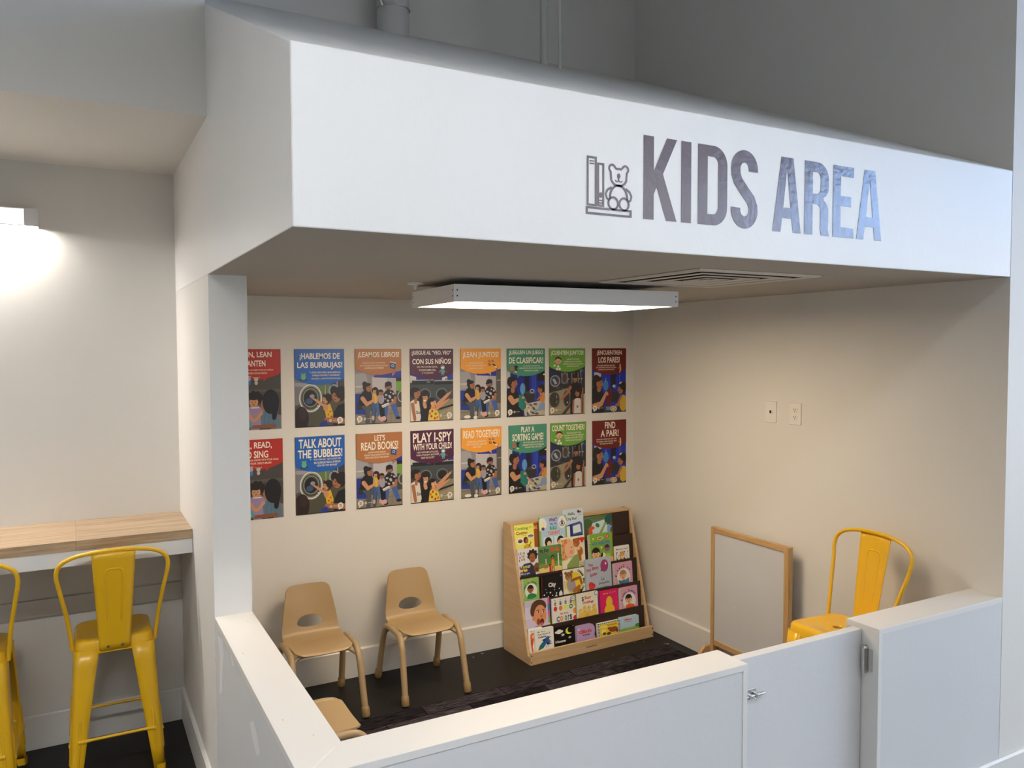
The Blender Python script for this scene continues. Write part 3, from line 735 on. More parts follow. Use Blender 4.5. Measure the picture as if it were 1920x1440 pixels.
# ================================================================== yellow steel stools
def make_stool(label, loc, rotz, group):
    t = thing('bar_stool', label, 'stool', loc, rotz, group)
    zt = 0.618
    loops = []
    for a, r, z in ((0.019, 0.0189, zt - 0.025), (0.020, 0.0199, zt - 0.009), (0.023, 0.0229, zt - 0.0055), (0.060, 0.045, zt - 0.005), (0.105, 0.040, zt - 0.004), (0.112, 0.040, zt - 0.0005), (0.128, 0.042, zt), (0.140, 0.044, zt - 0.001), (0.148, 0.045, zt - 0.006), (0.152, 0.046, zt - 0.014), (0.1535, 0.046, zt - 0.040), (0.1555, 0.046, zt - 0.0405), (0.157, 0.046, zt - 0.058), (0.153, 0.044, zt - 0.058)):
        loops.append([(x, y, z) for x, y in rrect(a, a, r, 6)])
    m = MB(); m.grid(loops, cu=True); m.build('seat', M['yellow'], t, smooth=35)
    m = MB(); m.face([(x, y, zt - 0.024) for x, y in rrect(0.0195, 0.0195, 0.019, 5)]); m.box(-0.02, 0.02, -0.02, 0.02, zt - 0.027, zt - 0.0245)
    m.build('hand_hole', M['hole'], t)
    for sx in (-1, 1):
        for sy in (-1, 1):
            def sec(z, off=0.0):
                f = (0.578 - z) / 0.578; c = 0.1545 + f * 0.031 - off; w = 0.092 - 0.050 * f; r = 0.030 - 0.012 * f
                pts = [(c - w, c), (c - w * 0.6, c), (c - r, c)]
                for k in range(1, 6): pts.append((c - r + r * math.sin(k * PI / 12), c - r + r * math.cos(k * PI / 12)))
                pts += [(c, c - r), (c, c - w * 0.6), (c, c - w)]
                return [(sx * p, sy * q, z) for p, q in pts]
            rows = [sec(z) for z in (0.578, 0.50, 0.40, 0.30, 0.20, 0.10, 0.018)]
            m = MB(); m.grid(rows); l = m.build('leg', M['yellow'], t, smooth=30)
            sd = l.modifiers.new('thickness', 'SOLIDIFY'); sd.thickness = 0.004; sd.offset = 0
            m = MB()
            for q in (0, 1):                                        # pressed ridge on both plates of the leg
                path = []
                for z in (0.085, 0.10, 0.18, 0.275, 0.29):
                    f = (0.578 - z) / 0.578; c = 0.1545 + f * 0.031; a = c - 0.034 + 0.006 * f; d = c + (0.0005 if 0.09 < z < 0.28 else -0.004)
                    path.append((sx * a, sy * d, z) if q == 0 else (sx * d, sy * a, z))
                m.tube(path, 0.0058, 10)
            m.build('ridge', M['yellow'], l, smooth=40)
            c = 0.1855
            m = MB(); rr = [(p, q) for p, q in rrect(0.021, 0.021, 0.013, 4)]
            m.grid([[(sx * (c - 0.018) + p, sy * (c - 0.018) + q, z) for p, q in rr] for z in (0.003, 0.034)], cu=True)
            m.cap(range(len(rr))); m.build('foot', M['yellow'], l, smooth=30)
            m = MB(); m.box(sx * (c - 0.018) - 0.018, sx * (c - 0.018) + 0.018, sy * (c - 0.018) - 0.018, sy * (c - 0.018) + 0.018, 0.0, 0.012)
            m.build('rubber_tip', M['rubber'], l)
    zb_ = 0.178; c = 0.1765
    for q in range(4):
        a = q * PI / 2; cs, sn = math.cos(a), math.sin(a); z = zb_ + (0.02 if q in (0, 2) else 0.0)
        m = MB(); pts = [(-0.150, -c, z), (-0.13, -c, z), (-0.10, -c + 0.002, z), (0.10, -c + 0.002, z), (0.13, -c, z), (0.150, -c, z)]
        m.tube([(x * cs - y * sn, x * sn + y * cs, zz) for x, y, zz in pts], [0.010, 0.009, 0.0065, 0.0065, 0.009, 0.010], 12); m.build('footrest_bar', M['yellow'], t, smooth=45)
    m = MB()
    for s in (-1, 1): m.tube(smooth_path([(-0.13 * s, -0.13, 0.555), (-0.06 * s, -0.06, 0.525), (0.06 * s, 0.06, 0.525), (0.13 * s, 0.13, 0.555)], 5), 0.006, 8)
    m.build('brace', M['yellow'], t, smooth=45)
    hp = [(-0.162, -0.105, 0.572), (-0.164, -0.109, 0.600), (-0.180, -0.140, 0.730), (-0.204, -0.180, 0.860), (-0.213, -0.193, 0.918), (-0.203, -0.203, 0.962), (-0.160, -0.211, 0.992), (-0.085, -0.218, 1.008), (0, -0.220, 1.012)]
    hp = hp + [(-x, y, z) for x, y, z in hp[-2::-1]]
    m = MB(); m.tube(smooth_path(hp, 6), 0.0088, 14); m.build('back_hoop', M['yellow'], t, smooth=50)
    rows = []; n = 12; thk = 0.0018
    def spl(z): f = (z - 0.575) / (1.006 - 0.575); return (0.060 + 0.024 * f, -0.1565 - 0.068 * f ** 1.15 - 0.004)
    zs = [0.568, 0.600] + [0.600 + 0.400 * k / 16 for k in range(1, 17)]
    front = []
    for z in zs:
        w, y = spl(max(0.575, z)); r = []
        for j in range(n + 1):
            u = -1 + 2 * j / n; zz = z + (0.006 * (1 - u * u) if z > 0.99 else 0)
            yy = y + (0.006 if abs(u) == 1 else 0)                  # folded edges
            r.append((u * w, yy, zz))
        front.append(r)
    m = MB(); m.grid(front); o = m.build('back_splat', M['yellow'], t, smooth=35)
    sd = o.modifiers.new('thickness', 'SOLIDIFY'); sd.thickness = 0.003; sd.offset = 0
    m = MB(); path = []
    for x, z in [(-0.024, 0.70), (-0.033, 0.88), (-0.033, 0.915), (-0.022, 0.930), (0.022, 0.930), (0.033, 0.915), (0.033, 0.88), (0.024, 0.70)]: path.append((x, spl(z)[1] - 0.0006, z))
    m.tube(smooth_path(path, 5), 0.0042, 10); m.build('pressed_ridge', M['yellow'], o, smooth=50)
    for x in (-0.028, 0.028):
        m = MB(); m.cyl((x, -0.158, 0.586), (x, -0.1675, 0.586), 0.0085, 16, r2=0.0055); m.build('bolt', M['chrome'], t, smooth=40)
    return t
GS = 'yellow steel stools'
st = make_stool('yellow metal stool with hooped back tucked under the wall counter beside the partition', (-0.322, 2.085, 0.0), 0.0, GS)
dup(st, (-0.872, 2.105, 0.0), math.radians(-3), 'yellow metal stool at the counter, cut off by the edge of the photo', GS)
dup(st, (2.492, 0.500, 0.0072), math.radians(85), 'yellow metal stool inside the alcove behind the gate, next to the whiteboard', GS)

# ================================================================== free-standing whiteboard
t = thing('whiteboard', 'low standing whiteboard in a pine frame by the right wall', 'whiteboard', (2.785, 1.32, 0.0072))
y0, y1, zt_ = -0.288, 0.288, 0.815
m = MB(); m.box(-0.006, 0.006, y0 + 0.026, y1 - 0.018, 0.15, zt_ - 0.024); bd = m.build('board', M['board'], t)
for y, za in ((0.10, 0.60), (0.10, 0.39)):
    m = MB(); m.cyl((-0.0055, y, za), (-0.0085, y, za), 0.003, 10); m.build('pin', M['white'], bd)
for ya, yb in ((y0, y0 + 0.032), (y1 - 0.024, y1)):
    m = MB(); m.box(-0.016, 0.016, ya, yb, 0.0, zt_); m.build('post', M['pine'], t, bevel=0.002)
for za, zb2 in ((zt_ - 0.030, zt_ - 0.001), (0.125, 0.155)):
    m = MB(); m.box(-0.013, 0.013, y0 + 0.0325, y1 - 0.0245, za, zb2); m.build('rail', M['pineh'], t, bevel=0.002)
for y in (y0 - 0.0205, y1 + 0.0005):
    m = MB(); m.prism([(-0.090, 0.0), (0.058, 0.0), (0.058, 0.08), (0.045, 0.115), (-0.050, 0.115), (-0.090, 0.075)], lambda p, q, tt: (p, tt, q), y, y + 0.020)
    m.build('foot', M['pine'], t, bevel=0.002)

# ================================================================== bookcase
BO = Vector((1.853, 2.115, 0.0)); BA = math.radians(1.8); BW = 0.930
bc = thing('bookcase', 'birch book display with five dark tiers of picture books, in the alcove corner', 'bookcase', BO, BA)
side = [(0.014, 0.0), (0.318, 0.0), (0.318, 0.790), (0.300, 0.797), (0.230, 0.790), (0.033, 0.052), (0.014, 0.045)]
for x in (0.0, BW - 0.018):
    m = MB(); m.prism(side, YZ(), x, x + 0.018); s = m.build('side_panel', M['birch'], bc, bevel=0.001)
    if x == 0.0:
        for (p, q) in ((0.295, 0.03), (0.05, 0.02), (0.285, 0.76), (0.21, 0.66), (0.165, 0.50), (0.125, 0.34), (0.09, 0.20), (0.27, 0.45)):
            m = MB(); m.cyl((0.0005, p, q), (-0.0008, p, q), 0.0035, 10); m.build('screw', M['chrome'], s, smooth=40)
m = MB(); m.box(0, BW, 0.0, 0.0138, 0.0, 0.074); lip = m.build('front_lip', M['birch'], bc, bevel=0.0015)
m = MB(); a = Art(m, 100, 20, (0.40, -0.0004, 0.045), (1, 0, 0), (0, 0, -1), (0, -1, 0), 0.00105)
a.T('Lakeshore', 0, 4, 76, 15, (25, 18, 10), 0.01); m.build('lettering', M['paper'], lip, solid=False, ink=True)
for x in (0.008, BW - 0.008):
    for z in (0.018, 0.056):
        m = MB(); m.cyl((x, 0.0005, z), (x, -0.001, z), 0.004, 10); m.build('screw', M['hole'], lip)
YT = [0.074, 0.113, 0.152, 0.194, 0.233]; ZTP = [0.190, 0.340, 0.485, 0.637, 0.780]; LEDGE = [0.055, 0.158, 0.306, 0.452, 0.603]; TB = 0.09
for k in range(5):
    zb_ = 0.0 if k == 0 else LEDGE[k] - 0.012
    def py(z): return YT[k] - TB * (ZTP[k] - z)
    m = MB(); m.prism([(py(zb_), zb_), (py(zb_) + 0.006, zb_), (YT[k] + 0.006, ZTP[k]), (YT[k], ZTP[k])], YZ(), 0.0185, BW - 0.0185)
    m.build('tier_panel', M['dark'], bc)
    ya = 0.0145 if k == 0 else YT[k - 1] - TB * (ZTP[k - 1] - LEDGE[k]) + 0.0065
    m = MB(); m.box(0.0185, BW - 0.0185, ya, py(LEDGE[k]) - 0.0005, LEDGE[k] - 0.010, LEDGE[k]); m.build('ledge', M['dark'], bc)
m = MB(); m.box(0.0185, BW - 0.0185, 0.2405, 0.300, 0.778, 0.790); m.build('top_board', M['birch'], bc)
m = MB(); m.box(0.0185, BW - 0.0185, 0.306, 0.314, 0.0, 0.777); m.build('back_panel', M['birch'], bc)
BM = Matrix.Translation(BO) @ Matrix.Rotation(BA, 4, 'Z')
def book(tier, u0, u1, ztop, label, draw, thick=0.0105, lean=0.0, r=3.0, kind='picture_book', rise=0.0, front=0.0, edge=None, spiral=False, page=True, pagecol='pages', vs=1.0):
    """a closed book standing on its ledge and leaning on the tier panel; draw(a, H) prints the cover in units of 1/100 of its width"""
    zl = LEDGE[tier] + 0.001 + rise; al = math.atan(TB)
    ypan = YT[tier] - TB * (ZTP[tier] - zl) - 0.0008 - front
    w = u1 - u0; h = (ztop - zl) / math.cos(al)
    O = BM @ Vector(((u0 + u1) / 2, ypan, zl))
    t = thing(kind, label, 'book', O, 0.0, 'picture books on the display')
    t.matrix_world = Matrix.Translation(O) @ Matrix.Rotation(BA, 4, 'Z') @ Matrix.Rotation(-al, 4, 'X') @ Matrix.Rotation(lean, 4, 'Y')
    unit = w / 100; H = h / unit / vs
    rr = r * unit
    def outline(inset): return [(max(-w / 2 + 0, -w / 2), 0)]
    def edge_poly(poly): return poly
    pts = [(-w / 2, 0), (w / 2, 0)] + [(w / 2 - rr + rr * math.cos(q * PI / 8), h - rr + rr * math.sin(q * PI / 8)) for q in range(5)] + [(-w / 2, h)]
    if edge: pts = [(-w / 2 + x * unit, h - y * unit) for x, y in edge(h / unit)]
    ct = 0.0018; m = MB()
    m.prism(pts, lambda p, q, tt: (p, tt, q), -thick, -thick + ct, 0, (0.5, 0.5, 0.5))
    m.prism(pts, lambda p, q, tt: (p, tt, q), -ct, -0.0002, 0, (0.5, 0.5, 0.5))
    if not edge: m.box(-w / 2, -w / 2 + 0.0015, -thick + ct, -ct, 0, h, 0, (0.5, 0.5, 0.5))
    n0 = len(m.f)
    def cut(poly):                                                   # keep the print inside the rounded outline (convex)
        if edge: return poly
        c = [((p + w / 2) / unit, (h - q) / unit / vs) for p, q in pts][::-1]
        ar = sum(c[i - 1][0] * c[i][1] - c[i][0] * c[i - 1][1] for i in range(len(c)))
        if ar < 0: c = c[::-1]
        for i in range(len(c)):
            a, b = c[i - 1], c[i]; out = []
            def sd(p): return (b[0] - a[0]) * (p[1] - a[1]) - (b[1] - a[1]) * (p[0] - a[0])
            for j in range(len(poly)):
                p, q = poly[j - 1], poly[j]; ip, iq = sd(p) >= -1e-6, sd(q) >= -1e-6
                if ip != iq: tt = sd(p) / (sd(p) - sd(q)); out.append((p[0] + tt * (q[0] - p[0]), p[1] + tt * (q[1] - p[1])))
                if iq: out.append(q)
            poly = out
            if len(poly) < 3: return []
        return poly
    a = Art(m, 100, H, (-w / 2, -thick - 0.00005, h), (1, 0, 0), (0, 0, -vs), (0, -1, 0), unit, 0.00004, gain=1.12, edge=cut)
    base = draw(a, H)
    bc_ = a.c(base)
    for i in range(n0): m.c[i] = bc_
    m.build('cover', M['cover'], t, solid=False, ink=True)
    if page:
        m = MB(); m.box(-w / 2 + 0.0017, w / 2 - 0.003, -thick + ct + 0.0001, -ct - 0.0001, 0.002, h - 0.0025 - (rr * 0.3 if not edge else 0))
        if not edge: m.build('page_block', M[pagecol], t)
    if spiral:
        m = MB(); n = int(h / 0.0095)
        for i in range(n):
            z = (i + 0.5) * h / n; m.box(-w / 2 - 0.004, -w / 2 + 0.0085, -thick - 0.0022, -thick - 0.0004, z - 0.0021, z + 0.0021)
        m.box(-w / 2 - 0.0052, -w / 2 - 0.0035, -thick - 0.0015, -0.001, 0.004, h - 0.004)
        m.build('spiral_binding', M['cream'], t)
    return t
SK1, SK2, SK3 = (222, 170, 130), (150, 95, 62), (205, 145, 105); BLK = (22, 20, 22); WHT = (238, 232, 222)
def face(a, x, y, r, skin, hair, hy=0.55, top=1.15):
    a.E(x, y - r * 0.25, r * 1.12, r * top, hair); a.E(x, y + r * 0.08, r * 0.9, r, skin); a.E(x - r * 0.9, y + 0.1 * r, r * 0.16, r * 0.24, skin); a.E(x + r * 0.9, y + 0.1 * r, r * 0.16, r * 0.24, skin)
    a.E(x, y - r * 0.62, r * 0.85, r * 0.42, hair)
    for s in (-1, 1): a.E(x + s * r * 0.36, y + r * 0.05, r * 0.12, r * 0.12, BLK)
    a.E(x, y + r * 0.30, r * 0.10, r * 0.08, tuple(c * 0.8 for c in skin)); a.E(x, y + r * 0.58, r * 0.26, r * 0.10, (150, 60, 55))

def d_cooking(a, H):
    bg = (240, 222, 105); a.R(0, 0, 100, H, bg)
    a.T('Cooking', 3, 9, 70, 25, (95, 150, 50), 0.03); a.T('with me', 74, 10, 92, 16, (120, 130, 60)); a.T('Cocino', 8, 28, 66, 42, (150, 40, 30), 0.03); a.T('conmigo', 36, 45, 60, 49, (80, 110, 90))
    a.E(28, 70, 18, 15, WHT); a.E(28, 70, 12, 8, (130, 70, 50)); a.E(28, 73, 12, 3, (60, 35, 30)); a.E(82, 53, 17, 11, WHT); a.E(82, 53, 14, 6, (70, 50, 50)); a.E(82, 54, 11, 2, (210, 180, 120))
    a.P((190, 165, 40), 40, 115, 46, 92, 60, 84, 78, 90, 88, 115); a.E(56, 68, 12, 14, (60, 35, 25)); a.E(61, 72, 8, 11, SK2); a.B(72, 95, 82, 80, 7, 5, SK2); a.E(32, 112, 10, 8, (50, 30, 25)); a.E(33, 116, 8, 7, SK2); return bg
def d_brown(a, H):
    bg = (150, 75, 45); a.R(0, 0, 100, H, bg); a.T('20', 6, 12, 40, 30, (235, 165, 60), 0.04); a.R(35, 0, 55, H, (110, 50, 32)); return bg
def d_what(a, H):
    bg = (130, 180, 70); a.R(0, 0, 100, H, bg); a.R(5, 0, 95, H, (165, 190, 220)); a.E(10, 22, 17, 20, WHT); a.E(85, 22, 15, 19, WHT)
    a.P((235, 215, 150), 4, 32, 14, 10, 20, 34); a.E(13, 36, 6, 5, (80, 60, 90)); a.P((70, 70, 75), 85, 8, 90, 30, 80, 30); a.ring(85, 26, 10, 9, 2, (90, 90, 95))
    a.T('WHAT', 36, 5, 66, 17, (120, 35, 110), 0.04); a.T('WILL WE', 38, 20, 64, 28, (40, 110, 180), 0.04); a.T('BUILD', 38, 31, 64, 42, (50, 150, 80), 0.04); a.T('TODAY?', 30, 46, 74, 57, (215, 100, 70), 0.04)
    a.R(12, 62, 88, 100, (205, 222, 240)); a.R(48, 62, 52, 92, (165, 190, 220)); a.P((235, 170, 80), 5, 92, 95, 88, 95, H, 5, H)
    for x, sk in ((30, (230, 185, 150)), (76, (215, 165, 130))):
        a.E(x, 78, 13, 15, BLK); a.E(x + (3 if x < 50 else -3), 84, 8, 9, sk); a.P((60, 90, 130) if x < 50 else (240, 235, 230), x - 10, 95, x + 10, 95, x + 13, H, x - 13, H)
    a.R(40, 100, 50, H, (190, 60, 50)); a.R(8, 100, 22, H, WHT); a.R(22, 104, 36, H, (45, 60, 110)); return bg
def d_bus(a, H):
    bg = (190, 205, 225); a.R(0, 0, 100, H, bg); a.T('Hello,', 26, 12, 60, 26, BLK, 0.02); a.T('City Bus!', 16, 32, 68, 46, BLK, 0.02); a.E(76, 12, 5, 6, (60, 30, 50)); a.E(85, 14, 5, 4, (150, 60, 60)); a.T('series', 76, 22, 92, 26, (90, 90, 110))
    a.P((28, 42, 120), 5, 66, 50, 56, 52, 130, 8, 136); a.R(16, 66, 32, 124, WHT); a.P((60, 85, 155), 42, 58, 82, 52, 92, 62, 94, 118, 86, 128, 44, 130); a.P((205, 220, 235), 46, 68, 82, 62, 86, 94, 47, 98); a.R(46, 104, 90, 118, (25, 35, 95)); a.E(52, 124, 5, 3, WHT); a.E(84, 121, 4, 3, WHT)
    a.E(60, 132, 7, 6, BLK); a.R(0, 138, 100, H, (150, 140, 100)); a.E(96, 128, 9, 12, (130, 80, 40)); return bg
def d_dino(a, H):
    bg = (90, 115, 90); a.R(0, 0, 100, H, bg); a.P((185, 205, 220), 18, 22, 82, 12, 92, 32, 92, H, 15, H); a.E(10, 20, 18, 14, (60, 90, 55)); a.E(90, 16, 18, 16, (30, 80, 75)); a.E(50, 3, 30, 8, (80, 110, 60)); a.E(96, 50, 8, 30, (95, 75, 45)); a.E(4, 55, 9, 25, (90, 80, 45))
    a.E(46, 28, 8, 6, (60, 120, 60), 30); a.B(22, 34, 20, 58, 10, 15, (205, 75, 40)); a.E(27, 34, 9, 5, (205, 75, 40)); a.E(18, 66, 13, 12, (205, 75, 40))
    a.B(74, 26, 54, 54, 5, 9, (130, 160, 70)); a.E(75, 26, 6, 3.5, (130, 160, 70)); a.E(46, 60, 8, 9, (90, 110, 150)); a.E(66, 64, 16, 8, (130, 40, 120)); a.E(86, 42, 6, 14, (110, 150, 205)); a.E(91, 36, 7, 4, (110, 150, 205)); a.E(34, 62, 7, 6, (215, 215, 90)); a.E(88, 66, 9, 5, (215, 110, 60)); return bg
def d_love(a, H):
    bg = (205, 208, 216); a.R(0, 0, 100, H, bg)
    for s, x0, x1, y, c in (('L', 4, 9, 12, (50, 60, 150)), ('o', 11, 19, 12, (210, 60, 60)), ('v', 20, 27, 12, (230, 160, 60)), ('e', 28, 35, 12, (90, 150, 90)), ('is', 8, 14, 27, (80, 80, 90)), ('Y', 17, 23, 25, (120, 60, 140)), ('o', 24, 30, 25, (70, 130, 190)), ('u', 31, 36, 25, (230, 170, 70)), ('&', 5, 11, 40, (60, 60, 70)), ('M', 16, 25, 38, (230, 150, 60)), ('e', 27, 34, 38, (120, 120, 130))): a.T(s, x0, y, x1, y + 11, c, 0.04)
    a.P((52, 48, 72), 10, 78, 30, 62, 62, 60, 80, 80, 88, H, 8, H); a.E(72, 32, 23, 22, (45, 30, 25))
    for k in range(9): a.E(72 + 21 * math.cos(k * 0.7), 30 + 19 * math.sin(k * 0.7), 6, 6, (45, 30, 25))
    a.E(71, 42, 15, 20, SK2); a.E(65, 40, 2, 1.6, BLK); a.E(77, 42, 2, 1.6, BLK); a.E(70, 54, 5, 2, (120, 50, 45)); a.E(92, 84, 16, 20, (120, 75, 50)); a.E(90, 92, 8, 7, (95, 55, 40))
    for s, x0, x1, y, c in (('E', 6, 14, 70, (70, 100, 200)), ('l', 16, 19, 70, (230, 190, 70)), ('a', 24, 31, 70, (220, 170, 60)), ('m', 33, 43, 70, (160, 200, 110)), ('o', 45, 52, 70, (235, 225, 150)), ('r', 54, 60, 70, (210, 210, 220)), ('eres', 8, 44, 84, (225, 190, 80)), ('tú y yo', 10, 55, 98, (180, 180, 215))): a.T(s, x0, y, x1, y + 11, c, 0.05)
    return bg
def d_myday(a, H):
    bg = (95, 130, 75); a.R(0, 0, 100, H, bg); a.E(15, 40, 30, 22, (80, 115, 70)); a.E(70, 50, 40, 18, (75, 120, 55)); a.R(0, 58, 100, 72, (105, 150, 60)); a.P((215, 195, 125), 0, 78, 40, 72, 100, 78, 100, H, 0, H)
    a.T('My Day', 6, 8, 46, 24, (35, 45, 70), 0.04); a.T('Mi día', 52, 6, 92, 22, (200, 90, 45), 0.04); a.R(83, 30, 88, 80, WHT); a.R(30, 45, 33, 66, WHT)
    a.R(2, 60, 60, 61.5, (60, 55, 40)); a.E(30, 72, 13, 7, (150, 120, 70)); a.B(61, 52, 60, 74, 10, 13, (210, 150, 55)); a.E(61, 42, 7, 8, (50, 32, 25)); a.E(61, 45, 4.5, 6, SK2); a.B(58, 76, 57, 94, 4, 4, SK2); a.B(64, 76, 65, 94, 4, 4, SK2); a.B(68, 55, 74, 66, 4, 3, SK2)
    a.B(49, 78, 49, 92, 9, 9, (190, 45, 50)); a.E(49, 70, 5, 6, (45, 30, 25)); a.E(50, 72, 3.5, 4.5, SK2); a.E(88, 104, 16, 8, (165, 185, 100)); return bg
def d_hug(a, H):
    bg = (240, 226, 190); a.R(0, 0, 100, H, bg); a.E(28, 36, 24, 32, (225, 165, 130)); 
    for i in range(7):
        for j in range(9): a.E(4 + (i % 3) * 7 + (j % 2) * 3, 10 + j * 8, 5, 4.5, ((205, 140, 85), (220, 160, 105), (190, 120, 70))[(i + j) % 3])
    a.E(34, 44, 22, 27, (232, 176, 142)); a.E(40, 52, 7, 7, (230, 140, 115)); a.E(42, 36, 1.8, 2.4, BLK); a.P((130, 150, 85), 18, H, 20, 96, 52, 66, 72, 60, 78, 70, 66, H)
    a.E(64, 22, 14, 16, (170, 95, 45)); a.E(53, 12, 5, 5, (150, 80, 38)); a.E(74, 10, 5, 5, (150, 80, 38)); a.E(58, 30, 7, 6, (190, 115, 65)); a.E(78, 54, 12, 16, (170, 95, 45)); a.B(76, 68, 78, 84, 11, 9, (160, 88, 42)); a.B(64, 46, 76, 44, 9, 8, (235, 180, 145))
    a.E(84, 11, 7, 6, (205, 50, 55)); a.E(92, 11, 7, 6, (205, 50, 55)); a.P((205, 50, 55), 77.5, 13, 98.5, 13, 88, 26)
    a.lines(['from the', 'heart, tell', 'me again', 'tonight'], 72, 92, 96, 118, (150, 115, 85)); return bg
def d_hide(a, H):
    bg = (120, 165, 60); a.R(0, 0, 100, H, bg); a.E(10, 80, 22, 22, (135, 180, 75)); a.E(70, 40, 22, 20, (110, 155, 60)); a.T('HIDE AND SEEK', 12, 28, 90, 38, (60, 110, 180), 0.03); a.E(48, 16, 13, 5, (215, 200, 190)); a.E(48, 16, 10, 2.4, (190, 60, 50)); a.E(78, 13, 7, 7, (205, 70, 60)); a.E(78, 13, 3, 4, (235, 180, 150)); a.star(18, 16, 6, (235, 225, 90)); a.star(52, 48, 6, (235, 240, 160)); a.star(94, 72, 5, (230, 120, 50))
    a.P((210, 85, 45), 6, H, 10, 92, 26, 86, 46, 96, 50, H); face(a, 27, 68, 16, SK1, BLK); a.E(76, 52, 13, 14, (110, 140, 200)); face(a, 75, 54, 10, SK2, (50, 35, 28)); a.P((150, 190, 70), 62, 96, 66, 72, 86, 72, 92, 96); a.E(58, 78, 9, 11, WHT); a.E(52, 74, 4, 8, BLK, 20); a.E(58, 84, 5, 4, (230, 215, 200)); a.E(58, 82, 1.6, 1.4, BLK); a.E(88, 96, 15, 14, (225, 185, 80)); a.E(88, 97, 10, 10, SK1); return bg
def d_mommy(a, H):
    bg = (236, 228, 214); a.R(0, 0, 100, H, bg); a.T('Mommy, Paws!', 12, 13, 90, 24, (70, 65, 60), 0.01); a.R(12, 32, 90, H, (45, 38, 45)); a.E(28, 52, 14, 22, (225, 215, 215)); a.E(52, 52, 18, 22, (205, 155, 90)); a.E(52, 58, 10, 10, (235, 205, 160)); a.E(78, 52, 13, 22, (228, 222, 222))
    for x, y in ((46, 46), (58, 46), (24, 50), (32, 50), (75, 50), (82, 50)): a.E(x, y, 1.8, 1.8, BLK)
    a.E(52, 54, 3, 2, BLK); a.E(28, 58, 2.4, 1.8, BLK); a.E(78, 58, 2.4, 1.8, BLK); return bg
def d_baby(bg, title, shirt, skin, hair, bk=None):
    def f(a, H):
        a.R(0, 0, 100, H, bg); a.E(50, 11, 13, 3.6, (225, 200, 170)); a.E(50, 11.4, 11, 1.8, (190, 70, 60)); a.E(52, 64, 36, 38, WHT)
        n = len(title)
        for i, ch in enumerate(title):
            if ch == ' ': continue
            th = math.radians(192 + 128 * i / max(1, n - 1)); x, y = 52 + 43 * math.cos(th), 64 + 46 * math.sin(th); a.T(ch, x - 3, y - 4.2, x + 3, y + 4.2, (45, 40, 90), 0.03, math.degrees(th) + 90)
        a.P(shirt, 26, 100, 30, 80, 52, 74, 78, 82, 82, 96, 60, 103); face(a, 48, 56, 17, skin, hair)
        if bk: a.P((70, 105, 150), 22, 72, 48, 82, 50, 96, 26, 88); a.P((85, 120, 165), 50, 82, 80, 68, 78, 86, 51, 96)
        return bg
    return f
def d_city(a, H):
    bg = (16, 15, 18); a.R(0, 0, 100, H, bg); a.R(0, 0, 5, H, (90, 30, 30)); a.T('City', 33, 30, 68, 52, WHT, 0.04); a.E(92, 9, 4, 4, (120, 60, 80))
    for x, y, r in ((12, 74, 3), (24, 66, 2), (40, 68, 3.5), (60, 60, 2), (68, 74, 3), (82, 58, 2.5), (30, 82, 2), (50, 80, 2.4), (90, 68, 2), (20, 54, 1.5)): a.E(x, y, r, r, WHT)
    for x0, x1, y in ((4, 16, 96), (20, 42, 86), (44, 54, 96), (58, 75, 88), (80, 96, 78)): a.R(x0, y, x1, H, WHT)
    a.P(WHT, 56, 90, 66, 78, 77, 90); a.E(88, 78, 8, 9, WHT); a.E(10, 96, 6, 5, WHT)
    for x0, x1, y in ((23, 39, 92), (61, 72, 94), (83, 93, 88)):
        for k in range(2): a.R(x0, y + 7 * k, x1, y + 2.5 + 7 * k, (50, 50, 54))
    return bg
def d_knees(a, H):
    bg = (238, 226, 205); a.R(0, 0, 100, H, bg); a.E(50, 54, 40, 42, (240, 195, 50)); a.E(26, 24, 17, 16, (140, 95, 50)); a.E(12, 12, 6, 6, (130, 85, 45)); a.E(40, 10, 6, 6, (130, 85, 45)); a.E(26, 30, 9, 7, (170, 125, 75)); a.E(26, 27, 3, 2, BLK); a.E(19, 20, 2, 2, BLK); a.E(33, 20, 2, 2, BLK)
    a.E(36, 60, 20, 26, (150, 145, 155), -15); a.B(40, 42, 78, 36, 12, 10, (150, 95, 45)); a.B(78, 36, 84, 60, 10, 10, (150, 95, 45)); a.B(50, 82, 72, 70, 18, 14, (165, 105, 50)); a.B(72, 84, 60, 98, 16, 13, (150, 95, 45))
    for i, ch in enumerate('Knees and Toes'):
        if ch == ' ': continue
        th = math.radians(-62 + 112 * i / 13); x, y = 50 + 46 * math.cos(th), 52 + 48 * math.sin(th); a.T(ch, x - 3.4, y - 4.4, x + 3.4, y + 4.4, BLK, 0.04, math.degrees(th) + 90)
    a.B(6, 40, 6, 72, 2, 2, (190, 70, 50)); return bg
